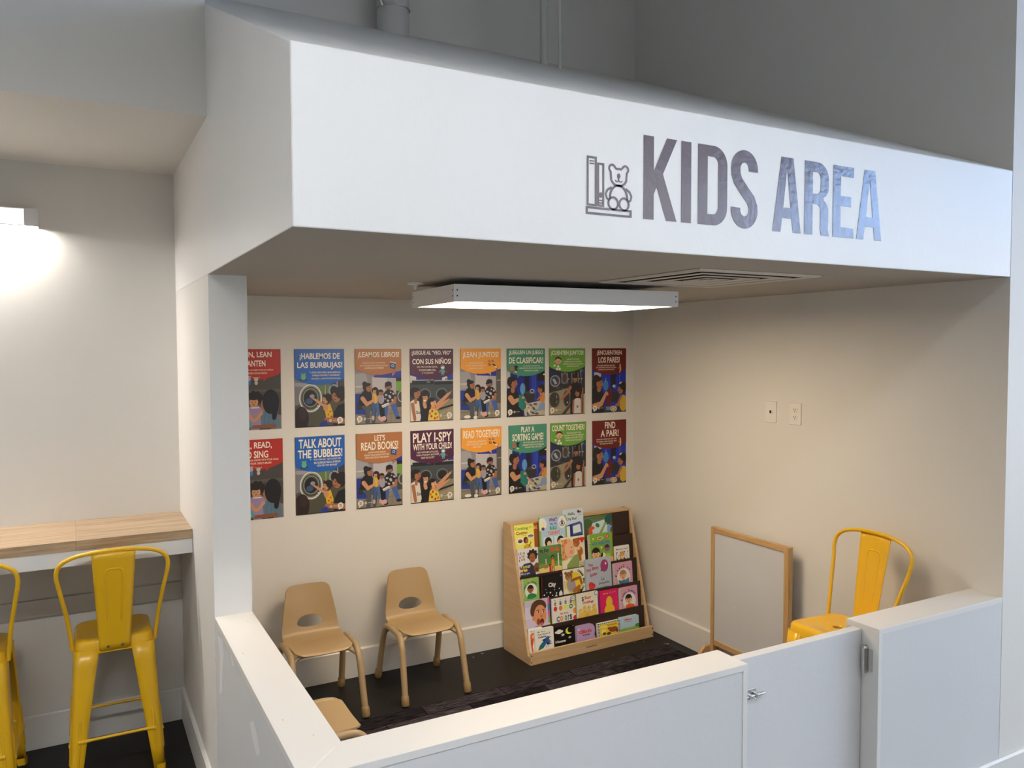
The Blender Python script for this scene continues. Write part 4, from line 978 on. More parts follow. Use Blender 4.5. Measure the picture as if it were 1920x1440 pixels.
def d_itsy(a, H):
    bg = (168, 178, 196); a.R(0, 0, 100, H, bg); a.B(0.5, 0, 0.5, H, 3, 3, (150, 160, 90)); a.E(74, 26, 15, 19, (150, 60, 115)); a.E(79, 20, 3, 4, (235, 225, 235)); a.P((130, 45, 100), 58, 40, 66, 32, 66, 42); a.P((190, 195, 205), 64, 44, 65, 44, 30, 84, 29, 84)
    a.T('The', 14, 14, 30, 23, (165, 60, 75), 0.03, -8); a.T('Itsy Bitsy', 6, 25, 52, 38, (165, 60, 75), 0.03, -8); a.T('Spider', 18, 42, 46, 55, (165, 60, 75), 0.03, -8)
    a.T('La', 60, 60, 72, 70, (80, 100, 90), 0.02); a.T('pequeña', 50, 73, 90, 84, (80, 100, 90), 0.02); a.T('arañita', 54, 87, 88, 96, (80, 100, 90), 0.02)
    a.E(20, 78, 9, 9, (205, 55, 55)); a.E(28, 82, 8, 8, (195, 45, 50)); a.E(22, 87, 10, 7, (210, 60, 55)); a.B(25, 92, 22, 118, 1.2, 1.2, (80, 100, 80)); a.B(48, 96, 36, 118, 1.2, 1.2, (80, 100, 80)); a.E(46, 96, 4, 8, (110, 130, 95), 25); a.E(8, 116, 4, 8, (95, 115, 85)); return bg
def d_face(a, H):
    bg = (190, 182, 205); a.R(0, 0, 100, H, bg); a.R(0, 20, 30, 60, (202, 195, 216))
    for k, c in enumerate(((205, 90, 130), (70, 120, 190), (190, 90, 150), (120, 160, 80), (225, 190, 80))): a.R(92, k * H / 5, 100, (k + 1) * H / 5, c)
    a.P((140, 120, 190), 20, H, 30, 92, 55, 84, 82, 96, 90, H); a.P((170, 195, 225), 30, H, 36, 100, 50, 94, 56, H); a.E(55, 24, 31, 24, (82, 55, 40)); a.E(30, 36, 9, 18, (82, 55, 40)); a.E(60, 54, 25, 36, (205, 140, 100)); a.E(34, 60, 6, 9, (200, 132, 92))
    a.E(52, 42, 5, 3, WHT); a.E(73, 44, 5, 3, WHT); a.E(53, 42, 2.6, 3, BLK); a.E(74, 44, 2.6, 3, BLK); a.E(51, 36, 7, 1.5, (70, 45, 35), -10); a.E(74, 37, 6, 1.5, (70, 45, 35), 10); a.E(65, 57, 5, 4, (180, 115, 80)); a.E(66, 76, 8, 11, (95, 30, 30)); a.E(66, 82, 5, 4, (200, 90, 90)); a.E(52, 74, 7, 11, (130, 70, 40))
    a.T('Yum', 8, 92, 24, 98, (205, 90, 150), 0.04); a.T('¡ñam!', 8, 101, 30, 107, (130, 190, 130), 0.04); a.T('ñam', 36, 99, 52, 105, (225, 200, 90), 0.04); return bg
def d_colors(a, H):
    bg = (236, 228, 212); a.R(0, 0, 92, H, bg); a.R(92, 0, 100, H, (236, 228, 212))
    for k, c in enumerate(((205, 200, 90), (220, 140, 60), (190, 50, 45))): a.E(97, 28 + 26 * k, 9, 10, c)
    for k, c in enumerate(((190, 40, 40), (225, 130, 50), (235, 220, 80), (70, 130, 50))):
        x = 14 + 22 * k; a.R(x - 4, 13, x + 4, 24, BLK); a.R(x - 2.8, 15, x + 2.8, 16.5, WHT); a.R(x - 2.8, 19, x + 2.8, 20.5, WHT); a.E(x, 36, 7.5, 8.5, c); a.T(str(k + 1), x - 1.5, 4, x + 1.5, 9, (90, 85, 80))
    a.E(80, 36, 3.5, 4, WHT); a.ring(90, 10, 11, 10, 2, (60, 90, 120)); a.E(90, 10, 8.5, 7.5, WHT); a.T('BABY', 84, 8, 96, 12, (60, 90, 120)); a.T('Eat Your', 34, 52, 68, 59, (160, 50, 45), 0.02)
    for s, x0, x1, c in (('C', 17, 30, (60, 50, 60)), ('o', 32, 43, (215, 120, 50)), ('l', 46, 48, (215, 180, 60)), ('o', 51, 61, (70, 140, 70)), ('r', 65, 71, (50, 70, 120)), ('s', 73, 82, (40, 35, 45))): a.T(s, x0, 64, x1, 82, c, 0.03)
    for x, c in ((18, (215, 195, 130)), (40, (40, 60, 40)), (62, (60, 40, 80)), (82, (35, 30, 35))): a.E(x, 96, 7.5, 7.5, c); a.E(x, 97, 3, 4, WHT)
    return bg
def d_ducks(a, H):
    bg = (238, 228, 205); a.R(0, 0, 100, H, bg); a.R(98, 20, 100, H, (60, 60, 130)); a.T('5', 24, 14, 34, 30, (30, 60, 90), 0.05); a.T('Busy', 38, 13, 68, 28, (200, 95, 55), 0.04); a.T('Ducklings', 28, 31, 78, 43, (180, 45, 40), 0.04); a.E(94, 8, 11, 9, (60, 90, 120)); a.E(94, 8, 8.5, 7, WHT)
    for x, y, s in ((16, 64, 1), (36, 56, 1), (56, 58, 0.95), (80, 56, 1.1)): a.E(x, y + 26, 13 * s, 20 * s, (215, 180, 85)); a.E(x, y, 8.5 * s, 9 * s, (225, 190, 95)); a.E(x - 3, y - 1, 1.3, 1.3, BLK); a.P((215, 130, 50), x - 8, y + 2, x - 14, y + 4, x - 8, y + 6)
    a.E(46, 92, 12, 16, (205, 165, 70)); a.P((70, 85, 45), 0, H - 6, 20, H - 9, 100, H - 12, 100, H, 0, H); return bg
def d_pear(a, H):
    bg = (205, 25, 95); a.R(0, 0, 100, H, bg); a.R(0, 0, 5, H, (90, 40, 110)); a.T('My Food', 22, 10, 48, 17, (240, 185, 60), 0.03); a.T('Mi comida', 56, 8, 88, 14, (225, 120, 150)); a.E(52, 52, 17, 26, (235, 180, 45)); a.E(52, 84, 27, 26, (235, 180, 45)); a.B(52, 26, 53, 20, 3, 2, (110, 75, 30)); return bg
def d_tiger(a, H):
    bg = (240, 230, 214); a.R(0, 0, 100, H, bg); a.T('Tiger', 12, 14, 36, 22, (50, 40, 35)); a.E(30, 52, 17, 26, (215, 100, 40)); a.B(26, 70, 22, 104, 22, 15, (205, 90, 35)); a.B(22, 104, 27, 140, 13, 10, (215, 100, 40))
    for y in (40, 47, 54): a.R(26, y, 42, y + 3, WHT)
    for y in (68, 78, 88): a.R(16, y, 27, y + 2.5, (60, 35, 25))
    return bg
def d_first(a, H):
    bg = (232, 224, 212); a.R(0, 0, 100, H, bg); a.T('My Very', 14, 16, 55, 26, (70, 66, 66)); a.T('First Book of', 16, 31, 82, 42, (70, 66, 66)); a.T('Colors', 17, 47, 60, 58, BLK, 0.05)
    a.E(60, 80, 16, 15, (35, 90, 150), -30); a.B(64, 72, 34, 112, 22, 26, (30, 95, 140)); a.P((30, 55, 125), 36, 72, 62, 62, 50, 86); a.P((25, 110, 80), 22, 108, 46, 100, 40, 124, 14, 132); a.E(68, 64, 10, 8, (40, 90, 160)); a.P(BLK, 76, 60, 88, 62, 76, 66); a.B(66, 96, 86, 90, 12, 3, (28, 60, 140)); a.B(66, 102, 90, 104, 12, 3, (28, 45, 110)); a.E(78, 84, 3, 5, (200, 60, 60)); a.B(56, 110, 58, 124, 1.5, 1.5, (90, 80, 70)); a.B(66, 108, 70, 122, 1.5, 1.5, (90, 80, 70)); return bg
def d_home(a, H):
    bg = (16, 15, 17); a.R(0, 0, 100, H, bg)
    for x, y, r in ((16, 28, 9), (27, 21, 10), (37, 27, 9), (26, 30, 12)): a.E(x, y, r, r * 0.85, WHT)
    a.E(74, 32, 17, 21, (238, 215, 70)); a.E(82, 27, 15, 19, bg); a.star(44, 50, 11, WHT); a.star(76, 73, 9, WHT); a.T('Home', 8, 78, 56, 94, WHT, 0.03); a.E(94, 6, 3, 3, (200, 120, 90)); return bg
def e_round(H): return [(0, H), (0, 4), (4, 0), (72, 0), (86, 4), (95, 16), (97, 34), (93, 48), (96, 62), (100, 84), (100, H)]
def d_lilac(a, H):
    bg = (175, 150, 190); a.P(bg, *[v for p in e_round(H) for v in p]); a.T("Clifford's", 14, 20, 78, 36, (190, 60, 65), 0.05); a.T('MANNERS', 32, 40, 70, 46, (40, 35, 60), 0.04); a.E(14, 16, 4, 5, (225, 205, 215)); return bg
def d_check(a, H):
    bg = (236, 230, 214); a.R(0, 0, 100, H, bg)
    for k in range(12): a.R(k * 9, 0, k * 9 + 4.5, 7, BLK)
    for k in range(14): a.R(0, 3 + k * 9, 7, 7.5 + k * 9, BLK); a.R(93, 3 + k * 9, 100, 7.5 + k * 9, BLK)
    a.R(8, 8, 92, H, (228, 190, 45)); a.E(28, 24, 18, 8, (240, 215, 110)); a.T('Animals', 40, 14, 86, 24, (150, 110, 40), 0.03); a.E(70, 50, 20, 16, (130, 65, 40)); a.E(52, 40, 9, 8, (130, 65, 40)); a.E(86, 60, 6, 12, (110, 52, 34)); a.E(24, 52, 12, 14, (235, 215, 120)); a.E(28, 66, 8, 8, (70, 55, 40)); a.E(48, 70, 10, 9, (90, 70, 50)); return bg
def d_blue(a, H):
    bg = (165, 195, 215); a.R(0, 0, 100, H, bg); a.T('Clifford', 18, 12, 62, 26, (190, 60, 65), 0.05); a.ring(40, 19, 26, 11, 1.5, (225, 225, 235)); a.T('THE BIG RED DOG', 22, 31, 64, 36, (45, 55, 90), 0.03); a.R(0, 74, 100, H, (130, 175, 80)); a.E(92, 70, 14, 12, (80, 130, 60)); return bg
pk = (200, 150, 180)
book(4, 0.0205, 0.160, 0.782, 'yellow picture book titled Cooking Cocino, first on the top tier', d_cooking)
book(4, 0.150, 0.262, 0.779, 'brown book half hidden beside the yellow cooking book', d_brown, thick=0.006, front=-0.0005)
book(4, 0.197, 0.396, 0.812, 'pale blue and green book titled What Will We Build Today', d_what, front=0.0066)
book(4, 0.380, 0.538, 0.838, 'tall light blue book with a dark blue bus rising above the case', d_bus, thick=0.0060, front=0.0004)
book(4, 0.541, 0.762, 0.777, 'wide green book with dinosaurs on the top tier', d_dino)
book(3, 0.0205, 0.1655, 0.643, 'grey book with a curly-haired toddler and coloured letters, first on the second tier', d_love)
book(3, 0.167, 0.337, 0.639, 'green and sand book titled My Day Mi día', d_myday)
book(3, 0.339, 0.516, 0.673, 'cream book with a child hugging a teddy bear', d_hug)
book(3, 0.550, 0.737, 0.669, 'bright green spiral book titled Hide and Seek', d_hide, spiral=True)
book(3, 0.748, 0.870, 0.570, 'small white book with three puppies at the end of the second tier', d_mommy)
book(2, 0.0255, 0.144, 0.471, 'light green spiral book with a baby in a green shirt', d_baby((130, 180, 90), 'Read or Music', (40, 120, 75), SK2, (45, 30, 25)), spiral=True)
book(2, 0.160, 0.318, 0.472, 'black book titled City with white houses and stars', d_city)
book(2, 0.322, 0.484, 0.483, 'cream book with a toy bear on a yellow circle', d_knees)
book(2, 0.488, 0.694, 0.525, 'blue-grey book with a purple balloon titled The Itsy Bitsy Spider', d_itsy, front=0.0004)
book(2, 0.714, 0.864, 0.472, 'pink spiral book with a baby reading a blue book', d_baby(pk, 'I Read to', (70, 130, 90), SK1, (165, 120, 85), True), spiral=True)
book(1, 0.0205, 0.197, 0.346, 'lilac book with a laughing toddler and striped right edge', d_face)
book(1, 0.213, 0.386, 0.332, 'white tabbed book titled Eat Your Colors', d_colors, r=1)
book(1, 0.395, 0.560, 0.333, 'cream book titled 5 Busy Ducklings', d_ducks)
book(1, 0.568, 0.718, 0.323, 'magenta book with a big yellow pear', d_pear, r=1)
book(1, 0.732, 0.876, 0.320, 'pink spiral book with a dark-haired baby in an orange shirt', d_baby(pk, 'I Read Shapes', (215, 90, 50), SK1, BLK), spiral=True)
book(0, 0.022, 0.120, 0.193, 'white book with an orange tiger at the left end of the bottom tier', d_tiger, thick=0.009)
book(0, 0.060, 0.193, 0.187, 'white book with a blue bird titled My Very First Book of Colors', d_first, front=0.0096, r=6, vs=0.72)
book(0, 0.198, 0.352, 0.167, 'black book titled Home with moon, cloud and stars', d_home, vs=0.64)
book(0, 0.362, 0.508, 0.151, 'lilac book with a wavy right edge on the bottom tier', d_lilac, edge=e_round, thick=0.014, page=False)
book(0, 0.522, 0.692, 0.139, 'yellow animal book with a black and white checked border', d_check, thick=0.020, vs=0.6)
book(0, 0.696, 0.846, 0.146, 'light blue book with a green meadow at the right end of the bottom tier', d_blue, thick=0.022, r=6, vs=0.62)

# ================================================================== posters on the back wall
SKA, SKB, SKC = (205, 150, 110), (170, 112, 78), (140, 88, 60)
DK, HAIR, JEAN = (24, 22, 26), (34, 24, 22), (62, 92, 150)
def head_side(a, x, y, r, skin, hair, d=1):                          # head turned to one side, d = +1 looks right
    a.E(x - d * r * 0.25, y - r * 0.2, r * 1.05, r * 1.15, hair); a.E(x + d * r * 0.3, y + r * 0.12, r * 0.72, r * 0.95, skin)
    a.P(skin, x + d * r * 0.85, y - r * 0.1, x + d * r * 1.2, y + r * 0.28, x + d * r * 0.85, y + r * 0.42); a.E(x - d * r * 0.2, y + r * 0.2, r * 0.2, r * 0.28, skin)
    a.E(x + d * r * 0.55, y - r * 0.05, r * 0.12, r * 0.09, DK); a.E(x + d * r * 0.62, y + r * 0.6, r * 0.24, r * 0.09, (140, 60, 55)); a.E(x + d * r * 0.15, y - r * 0.72, r * 0.75, r * 0.4, hair, -20 * d)
def head_front(a, x, y, r, skin, hair):
    a.E(x, y - r * 0.15, r * 1.12, r * 1.15, hair); a.E(x, y + r * 0.15, r * 0.82, r * 0.95, skin); a.E(x, y - r * 0.62, r * 0.8, r * 0.36, hair)
    for s in (-1, 1): a.E(x + s * r * 0.32, y + r * 0.08, r * 0.13, r * 0.08, DK)
    a.E(x, y + r * 0.62, r * 0.28, r * 0.09, (150, 65, 60)); a.E(x, y + r * 0.35, r * 0.12, r * 0.09, tuple(c * 0.85 for c in skin))
def hand(a, x, y, ang, s, skin):                                     # pointing hand: palm, forefinger, curled fingers, thumb
    c, n = math.cos(math.radians(ang)), math.sin(math.radians(ang))
    a.E(x, y, 2.6 * s, 2.0 * s, skin, ang); a.B(x + 1.5 * s * c, y + 1.5 * s * n, x + 6.5 * s * c, y + 6.5 * s * n, 1.5 * s, 1.1 * s, skin)
    for k in (0.3, 1.2, 2.0): a.B(x + 1.6 * s * c - k * n * s, y + 1.6 * s * n + k * c * s, x + 3.0 * s * c - k * n * s, y + 3.0 * s * n + k * c * s, 1.2 * s, 1.0 * s, tuple(q * 0.92 for q in skin))
    a.B(x, y, x + 2.2 * s * c + 1.8 * s * n, y + 2.2 * s * n - 1.8 * s * c, 1.3 * s, 1.0 * s, skin)
def s_sofa(a):
    a.R(0, 40, 100, 154, (74, 70, 64)); a.R(0, 78, 100, 84, (92, 86, 78)); a.E(95, 150, 16, 22, (130, 122, 115)); a.E(50, 132, 17, 26, (158, 138, 172)); a.E(40, 120, 7, 8, (158, 138, 172)); a.E(61, 120, 7, 8, (158, 138, 172))
    a.P((94, 122, 145), 62, 154, 60, 128, 72, 112, 92, 116, 98, 154)
    for k in range(3): a.B(70 + 8 * k, 122, 66 + 9 * k, 150, 0.8, 0.8, (70, 98, 122))
    for k in range(9): a.E(50 + 11 * math.cos(k * 0.75), 94 + 10 * math.sin(k * 0.75), 4.5, 4.5, HAIR)
    a.E(50, 94, 12, 11, HAIR); head_front(a, 48, 101, 10, SKA, HAIR); a.B(43, 113, 57, 113, 2, 2, WHT); a.B(38, 124, 44, 136, 6, 5, SKA); a.B(62, 124, 52, 136, 6, 5, SKA); a.E(48, 137, 5, 3.5, SKA)
    a.E(68, 108, 7, 11, SKB); a.E(80, 102, 16, 24, DK); a.B(88, 110, 86, 134, 14, 8, DK); a.B(72, 90, 70, 112, 5, 3, DK); a.B(86, 150, 40, 150, 8, 6, SKC); a.E(38, 149, 6, 3.5, SKC)
    a.P((70, 160, 165), 12, 130, 36, 132, 46, 150, 20, 152); a.P((200, 222, 220), 14, 130, 34, 134, 30, 142, 14, 138)
    for k in range(3): a.B(16 + 8 * k, 136, 22 + 8 * k, 148, 1, 1, (215, 232, 230))
def s_washer(a):
    a.R(0, 40, 100, 154, (82, 80, 62)); a.P((125, 125, 132), 0, 55, 50, 60, 46, 100, 0, 112); a.P((160, 160, 168), 0, 66, 40, 70, 38, 76, 0, 74); a.P((105, 125, 72), 44, 68, 72, 70, 72, 88, 48, 90); a.R(72, 52, 100, 80, (62, 64, 84)); a.R(60, 72, 61.5, 96, (170, 172, 165)); a.R(84, 56, 86, 78, (160, 165, 180))
    a.E(31, 98, 23, 28, (150, 152, 148)); a.ring(31, 98, 23, 28, 2, (225, 226, 222)); a.E(31, 98, 19, 23, (66, 68, 60)); a.ring(31, 97, 16, 19, 2, (140, 148, 122)); a.E(30, 98, 13, 15.5, DK); a.E(28, 104, 7, 6, (60, 82, 130)); a.E(34, 94, 5, 4, (150, 150, 158))
    for k in range(8): a.E(30 + 18 * math.cos(0.3 + k * 0.28), 102 + 22 * math.sin(0.3 + k * 0.28), 1.6, 1.4, (215, 215, 210))
    a.ring(78, 84, 11, 13, 3, (160, 160, 160)); a.E(78, 84, 7, 9, DK)
    a.E(12, 138, 15, 24, (40, 25, 22)); a.E(15, 128, 8, 12, (56, 36, 30))
    a.P((225, 180, 40), 58, 116, 70, 110, 76, 130, 74, 142, 62, 140)
    for x, y in ((64, 120), (70, 126), (66, 132), (72, 136)): a.E(x, y, 1.6, 1.8, (170, 60, 40))
    a.E(61, 118, 5, 7, SKA); head_side(a, 63, 101, 8, SKA, HAIR, -1); a.E(68, 98, 7, 8, HAIR); a.B(58, 114, 38, 100, 6, 4, SKA); hand(a, 36, 99, 205, 0.7, SKA)
    a.P(DK, 100, 110, 86, 114, 78, 128, 76, 154, 100, 154); head_side(a, 87, 95, 12, SKB, HAIR, -1); a.E(93, 88, 12, 13, HAIR)
    for k in range(6): a.E(84 + 3.4 * k, 80 + (k % 2) * 2, 3, 3, HAIR)
    a.B(62, 142, 96, 146, 9, 12, SKB); a.P((40, 60, 150), 50, 148, 62, 142, 66, 154, 48, 154)
def s_family(a, v=0):
    a.R(0, 40, 100, 154, (142, 142, 150)); a.P((165, 165, 172), 0, 52, 22, 48, 30, 84, 0, 90); a.R(0, 76, 34, 79, (205, 200, 195)); a.R(0, 92, 40, 132, (88, 86, 84))
    a.R(36, 58, 70, 100, (196, 192, 198)); a.R(70, 60, 88, 100, (178, 175, 180)); a.R(69.4, 60, 70, 100, (140, 138, 142)); a.P((34, 48, 165), 40, 55, 100, 46, 100, 62, 40, 59)
    if v == 0: a.R(88, 60, 100, 68, DK); a.R(88, 68, 100, 88, (120, 165, 62)); a.R(88, 88, 100, 132, (70, 68, 64)); a.ring(100, 100, 9, 12, 2, (170, 170, 165))
    else: a.R(88, 50, 100, 132, (92, 88, 84)); a.R(90, 70, 100, 72, (160, 155, 150))
    a.P((140, 130, 114), 0, 130, 100, 122, 100, 154, 0, 154)
    for k in range(5): a.B(10 + 22 * k, 154, 24 + 18 * k, 126, 0.7, 0.5, (105, 97, 84))
    a.P((105, 97, 84), 0, 140, 100, 133, 100, 134, 0, 141); a.P((28, 55, 150), 0, 92, 10, 92, 12, 116, 26, 120, 26, 136, 0, 134); a.P((45, 45, 50), 4, 112, 22, 110, 22, 124, 4, 126)
    dx = 3 if v else 0
    def woman():
        a.B(26, 118, 25 + dx, 152, 13, 9, (78, 84, 92)); a.B(20, 118, 40, 124, 14, 11, (78, 84, 92)); a.B(40, 122, 38, 150, 11, 8, (70, 76, 84)); a.P(DK, 6, 116, 10, 94, 20, 84, 32, 86, 36, 100, 30, 118)
        head_side(a, 26, 80, 8, SKB, HAIR, 1); a.E(20, 72, 5, 5, HAIR); a.B(15, 102, 24, 114, 9, 8, SKA); a.B(24, 114, 40, 106, 8, 5, SKA)
        if v: a.E(16, 150, 8, 3.5, WHT); a.E(36, 152, 5, 4, WHT)
    def girls():
        a.B(40, 112, 38, 140, 8, 5, JEAN); a.B(46, 112, 50, 140, 8, 5, (72, 102, 158)); a.E(37, 143, 3, 5, (200, 180, 170)); a.E(51, 143, 3, 5, (200, 180, 170)); a.E(42, 101, 7, 12, (222, 185, 62)); a.B(37, 98, 40, 110, 4, 3.5, SKA); a.B(47, 98, 46, 110, 4, 3.5, SKA); head_front(a, 42, 87, 6.2, SKA, HAIR); a.E(47, 90, 3, 8, HAIR)
        a.B(53, 114, 55, 140, 7, 5, DK); a.B(58, 114, 60, 140, 7, 5, DK); a.E(56, 146, 4, 5, (225, 175, 175)); a.E(61, 145, 4, 5, (225, 175, 175)); a.E(55, 104, 6.5, 11, (165, 158, 172)); head_front(a, 54, 91, 5.4, SKB, HAIR)
    def man():
        a.B(66, 112, 62, 146, 12, 9, (66, 100, 172)); a.B(80, 112, 90, 142, 13, 9, (66, 100, 172)); a.E(63, 149, 5, 3.5, DK); a.E(92, 145, 6, 3, DK); a.P(DK, 58, 96, 66, 86, 80, 86, 89, 98, 86, 114, 62, 114)
        for x, y, r in ((66, 96, 3), (74, 100, 4), (82, 94, 3), (70, 108, 3), (80, 108, 3.5), (86, 102, 2.4), (64, 104, 2), (76, 91, 2)): a.E(x, y, r, r * 0.7, (188, 186, 184), 30 * (x % 3))
        head_front(a, 71, 79, 7, SKB, DK); a.E(71, 73, 7.6, 5, DK); a.P(DK, 62 if v else 64, 76, 74, 74, 73, 78, 62 if v else 64, 79); a.E(71, 85, 3.6, 2.2, (70, 50, 42)); a.B(86, 102, 84, 112, 6, 6, SKB); a.B(84, 112, 70, 116, 6, 5, SKB)
    man(); woman(); girls(); a.P(WHT, 55, 118, 70, 112, 73, 116, 58, 123); a.B(57, 121, 72, 115, 1, 1, (120, 115, 110))
def s_point(a):
    a.R(0, 40, 100, 154, (66, 72, 74)); a.R(0, 52, 100, 66, (35, 50, 165)); a.P((205, 205, 208), 0, 56, 14, 60, 14, 72, 0, 72); a.R(74, 60, 86, 71, (210, 210, 212)); a.R(82, 64, 84, 68, DK); a.R(4, 68, 54, 76, (26, 26, 28)); a.R(56, 70, 100, 77, (26, 26, 28)); a.R(4, 66, 54, 68, (165, 165, 165)); a.R(56, 68, 100, 70, (175, 175, 175)); a.R(38, 70, 46, 73, (120, 120, 120))
    for x in (34, 73): a.E(x, 98, 14, 13, (120, 124, 120)); a.E(x, 98, 12, 11, (46, 50, 50)); a.E(x, 98, 9, 8.5, DK)
    a.P((140, 132, 108), 60, 118, 100, 108, 100, 154, 52, 154); a.P(DK, 60, 130, 100, 120, 100, 124, 60, 134); a.P((160, 150, 126), 60, 140, 100, 126, 100, 154, 52, 154); a.B(70, 154, 84, 134, 0.6, 0.6, (110, 102, 84)); a.B(60, 146, 100, 138, 0.6, 0.6, (110, 102, 84))
    a.P(DK, 22, 154, 24, 120, 34, 112, 44, 122, 44, 154); a.B(32, 116, 34, 124, 8, 8, SKA); head_front(a, 32, 104, 9.5, SKA, HAIR); a.E(24, 112, 5, 14, HAIR); a.E(33, 111, 3.5, 1.4, WHT)
    a.P((226, 220, 206), 0, 154, 0, 112, 8, 108, 20, 112, 24, 146, 22, 154); a.B(12, 108, 12, 114, 6, 7, SKB); head_side(a, 12, 95, 10, SKB, HAIR, 1); a.E(5, 94, 4, 10, HAIR); a.B(5, 118, 10, 150, 8, 7, SKB); a.T('So', 13, 132, 23, 139, DK, 0.02)
    a.B(62, 122, 86, 100, 9, 7, SKA); hand(a, 90, 97, -42, 1.2, SKA); a.P((232, 196, 62), 40, 154, 43, 132, 50, 126, 60, 128, 65, 140, 67, 154)
    for x, y, c in ((50, 134, (190, 55, 45)), (58, 140, (80, 130, 60)), (48, 145, (80, 90, 150)), (56, 150, (190, 55, 45)), (62, 148, (210, 120, 50)), (45, 139, (210, 120, 50))): a.E(x, y, 2.4, 2.8, c)
    a.B(59, 130, 84, 113, 7, 5, SKA); hand(a, 87, 111, -38, 0.9, SKA); a.E(52, 125, 5, 5, SKA); head_side(a, 50, 116, 8.5, (222, 168, 128), HAIR, 1)
def s_sort(a):
    a.R(0, 40, 100, 154, (22, 38, 140)); a.R(0, 48, 9, 90, (190, 190, 198)); a.R(46, 52, 58, 112, (20, 22, 44)); a.R(72, 52, 77, 120, (34, 70, 190)); a.R(80, 50, 100, 74, DK); a.P((30, 52, 168), 80, 90, 100, 72, 100, 110, 80, 112); a.R(64, 60, 72, 112, (36, 60, 180)); a.E(68, 58, 2, 1.4, WHT); a.E(98, 60, 3, 1.6, WHT)
    a.E(41, 92, 7, 13, (86, 150, 215)); a.B(41, 80, 41, 104, 0.6, 0.6, (150, 190, 230)); a.E(60, 110, 14, 13, (48, 46, 48)); a.E(60, 101, 13, 4, (66, 64, 66)); a.ring(66, 98, 6, 5, 1.6, (190, 195, 205))
    a.P((190, 180, 155), 42, 128, 100, 118, 100, 154, 46, 154)
    for i, (x, y) in enumerate(((52, 134), (62, 130), (70, 138), (58, 144), (74, 128), (68, 148), (82, 142), (54, 150), (78, 150))): a.E(x, y, 5, 2.4, ((226, 222, 214), (52, 92, 130), (60, 62, 70))[i % 3], 25 * (i % 4)); a.E(x + 3, y + 1, 2.4, 1.4, (70, 120, 150), 40)
    a.P(DK, 0, 154, 0, 96, 8, 88, 24, 94, 36, 112, 42, 154); a.B(15, 84, 15, 96, 9, 10, SKB); head_side(a, 15, 78, 11, SKB, HAIR, 1); a.E(7, 74, 6, 10, HAIR); a.B(9, 112, 16, 122, 13, 12, SKA); a.B(16, 122, 40, 112, 11, 6, SKA)
    a.P((32, 128, 122), 30, 106, 42, 104, 50, 118, 50, 136, 40, 142, 30, 132); a.B(40, 108, 46, 136, 1.2, 1.2, (22, 96, 92)); a.E(42, 112, 4, 3, SKA); a.B(48, 122, 60, 132, 4, 3, SKA)
    a.E(94, 134, 10, 9, (132, 158, 200)); a.B(90, 138, 74, 144, 8, 5, (132, 158, 200)); a.E(93, 112, 7.5, 13, (205, 140, 70)); a.B(90, 108, 80, 118, 5, 4, SKB); head_side(a, 89, 95, 8, SKB, HAIR, -1); a.E(92, 87, 6, 5, HAIR)
def s_count(a):
    a.R(0, 40, 100, 154, (44, 44, 54)); a.P((30, 44, 92), 0, 50, 24, 56, 20, 64, 0, 66); a.R(88, 50, 100, 58, (34, 52, 170))
    for x in (34, 42, 50, 62, 70, 80, 88): a.B(x, 58, x + 1, 82, 2.2, 1.6, (140, 140, 150)); a.E(x + 3, 72, 1.6, 1.2, (215, 215, 222))
    for x in range(6): a.E(24 + 13 * x, 92 + (x % 3) * 3, 5, 3, (70, 70, 78))
    a.E(16, 76, 14, 14, (150, 150, 155)); a.E(16, 76, 11, 11, (62, 66, 76)); a.P((165, 180, 205), 8, 72, 14, 70, 22, 82, 16, 84); a.E(42, 70, 9, 14, (120, 120, 124)); a.E(42, 70, 6, 11, (70, 66, 62))
    a.P((152, 142, 120), 0, 104, 58, 92, 60, 154, 0, 154); a.P((60, 56, 52), 34, 154, 60, 128, 60, 136, 44, 154); a.E(15, 120, 16, 20, (128, 122, 106)); a.E(14, 120, 13.5, 17.5, (56, 54, 48)); a.B(19, 110, 21, 116, 1.6, 1.6, (175, 170, 150)); a.B(21, 122, 20, 128, 1.4, 1.4, (150, 170, 130)); a.E(48, 118, 11, 21, (120, 116, 104)); a.E(48, 118, 8.5, 18, (52, 50, 48)); a.E(50, 127, 1.6, 1.6, WHT)
    a.P(DK, 58, 154, 58, 104, 56, 92, 64, 82, 82, 82, 92, 92, 96, 116, 90, 154); head_front(a, 72, 72, 7.2, SKB, HAIR); a.E(74, 61, 5, 4.5, HAIR); a.B(58, 92, 50, 104, 8, 7, SKB); a.B(50, 104, 36, 118, 7, 4.5, SKB); a.E(35, 119, 3, 2.4, SKB)
    a.B(92, 96, 90, 124, 6, 5, SKB); a.P((214, 208, 206), 67, 154, 68, 122, 74, 118, 84, 118, 89, 124, 90, 154); a.B(67, 124, 66, 150, 5, 5, SKB); a.B(90, 124, 90, 152, 5, 5, SKB); head_side(a, 80, 106, 8, SKB, HAIR, -1); a.E(86, 98, 6, 7, HAIR); a.E(78, 138, 2.6, 3.4, (120, 112, 116)); a.R(95, 108, 100, 154, (200, 190, 175))
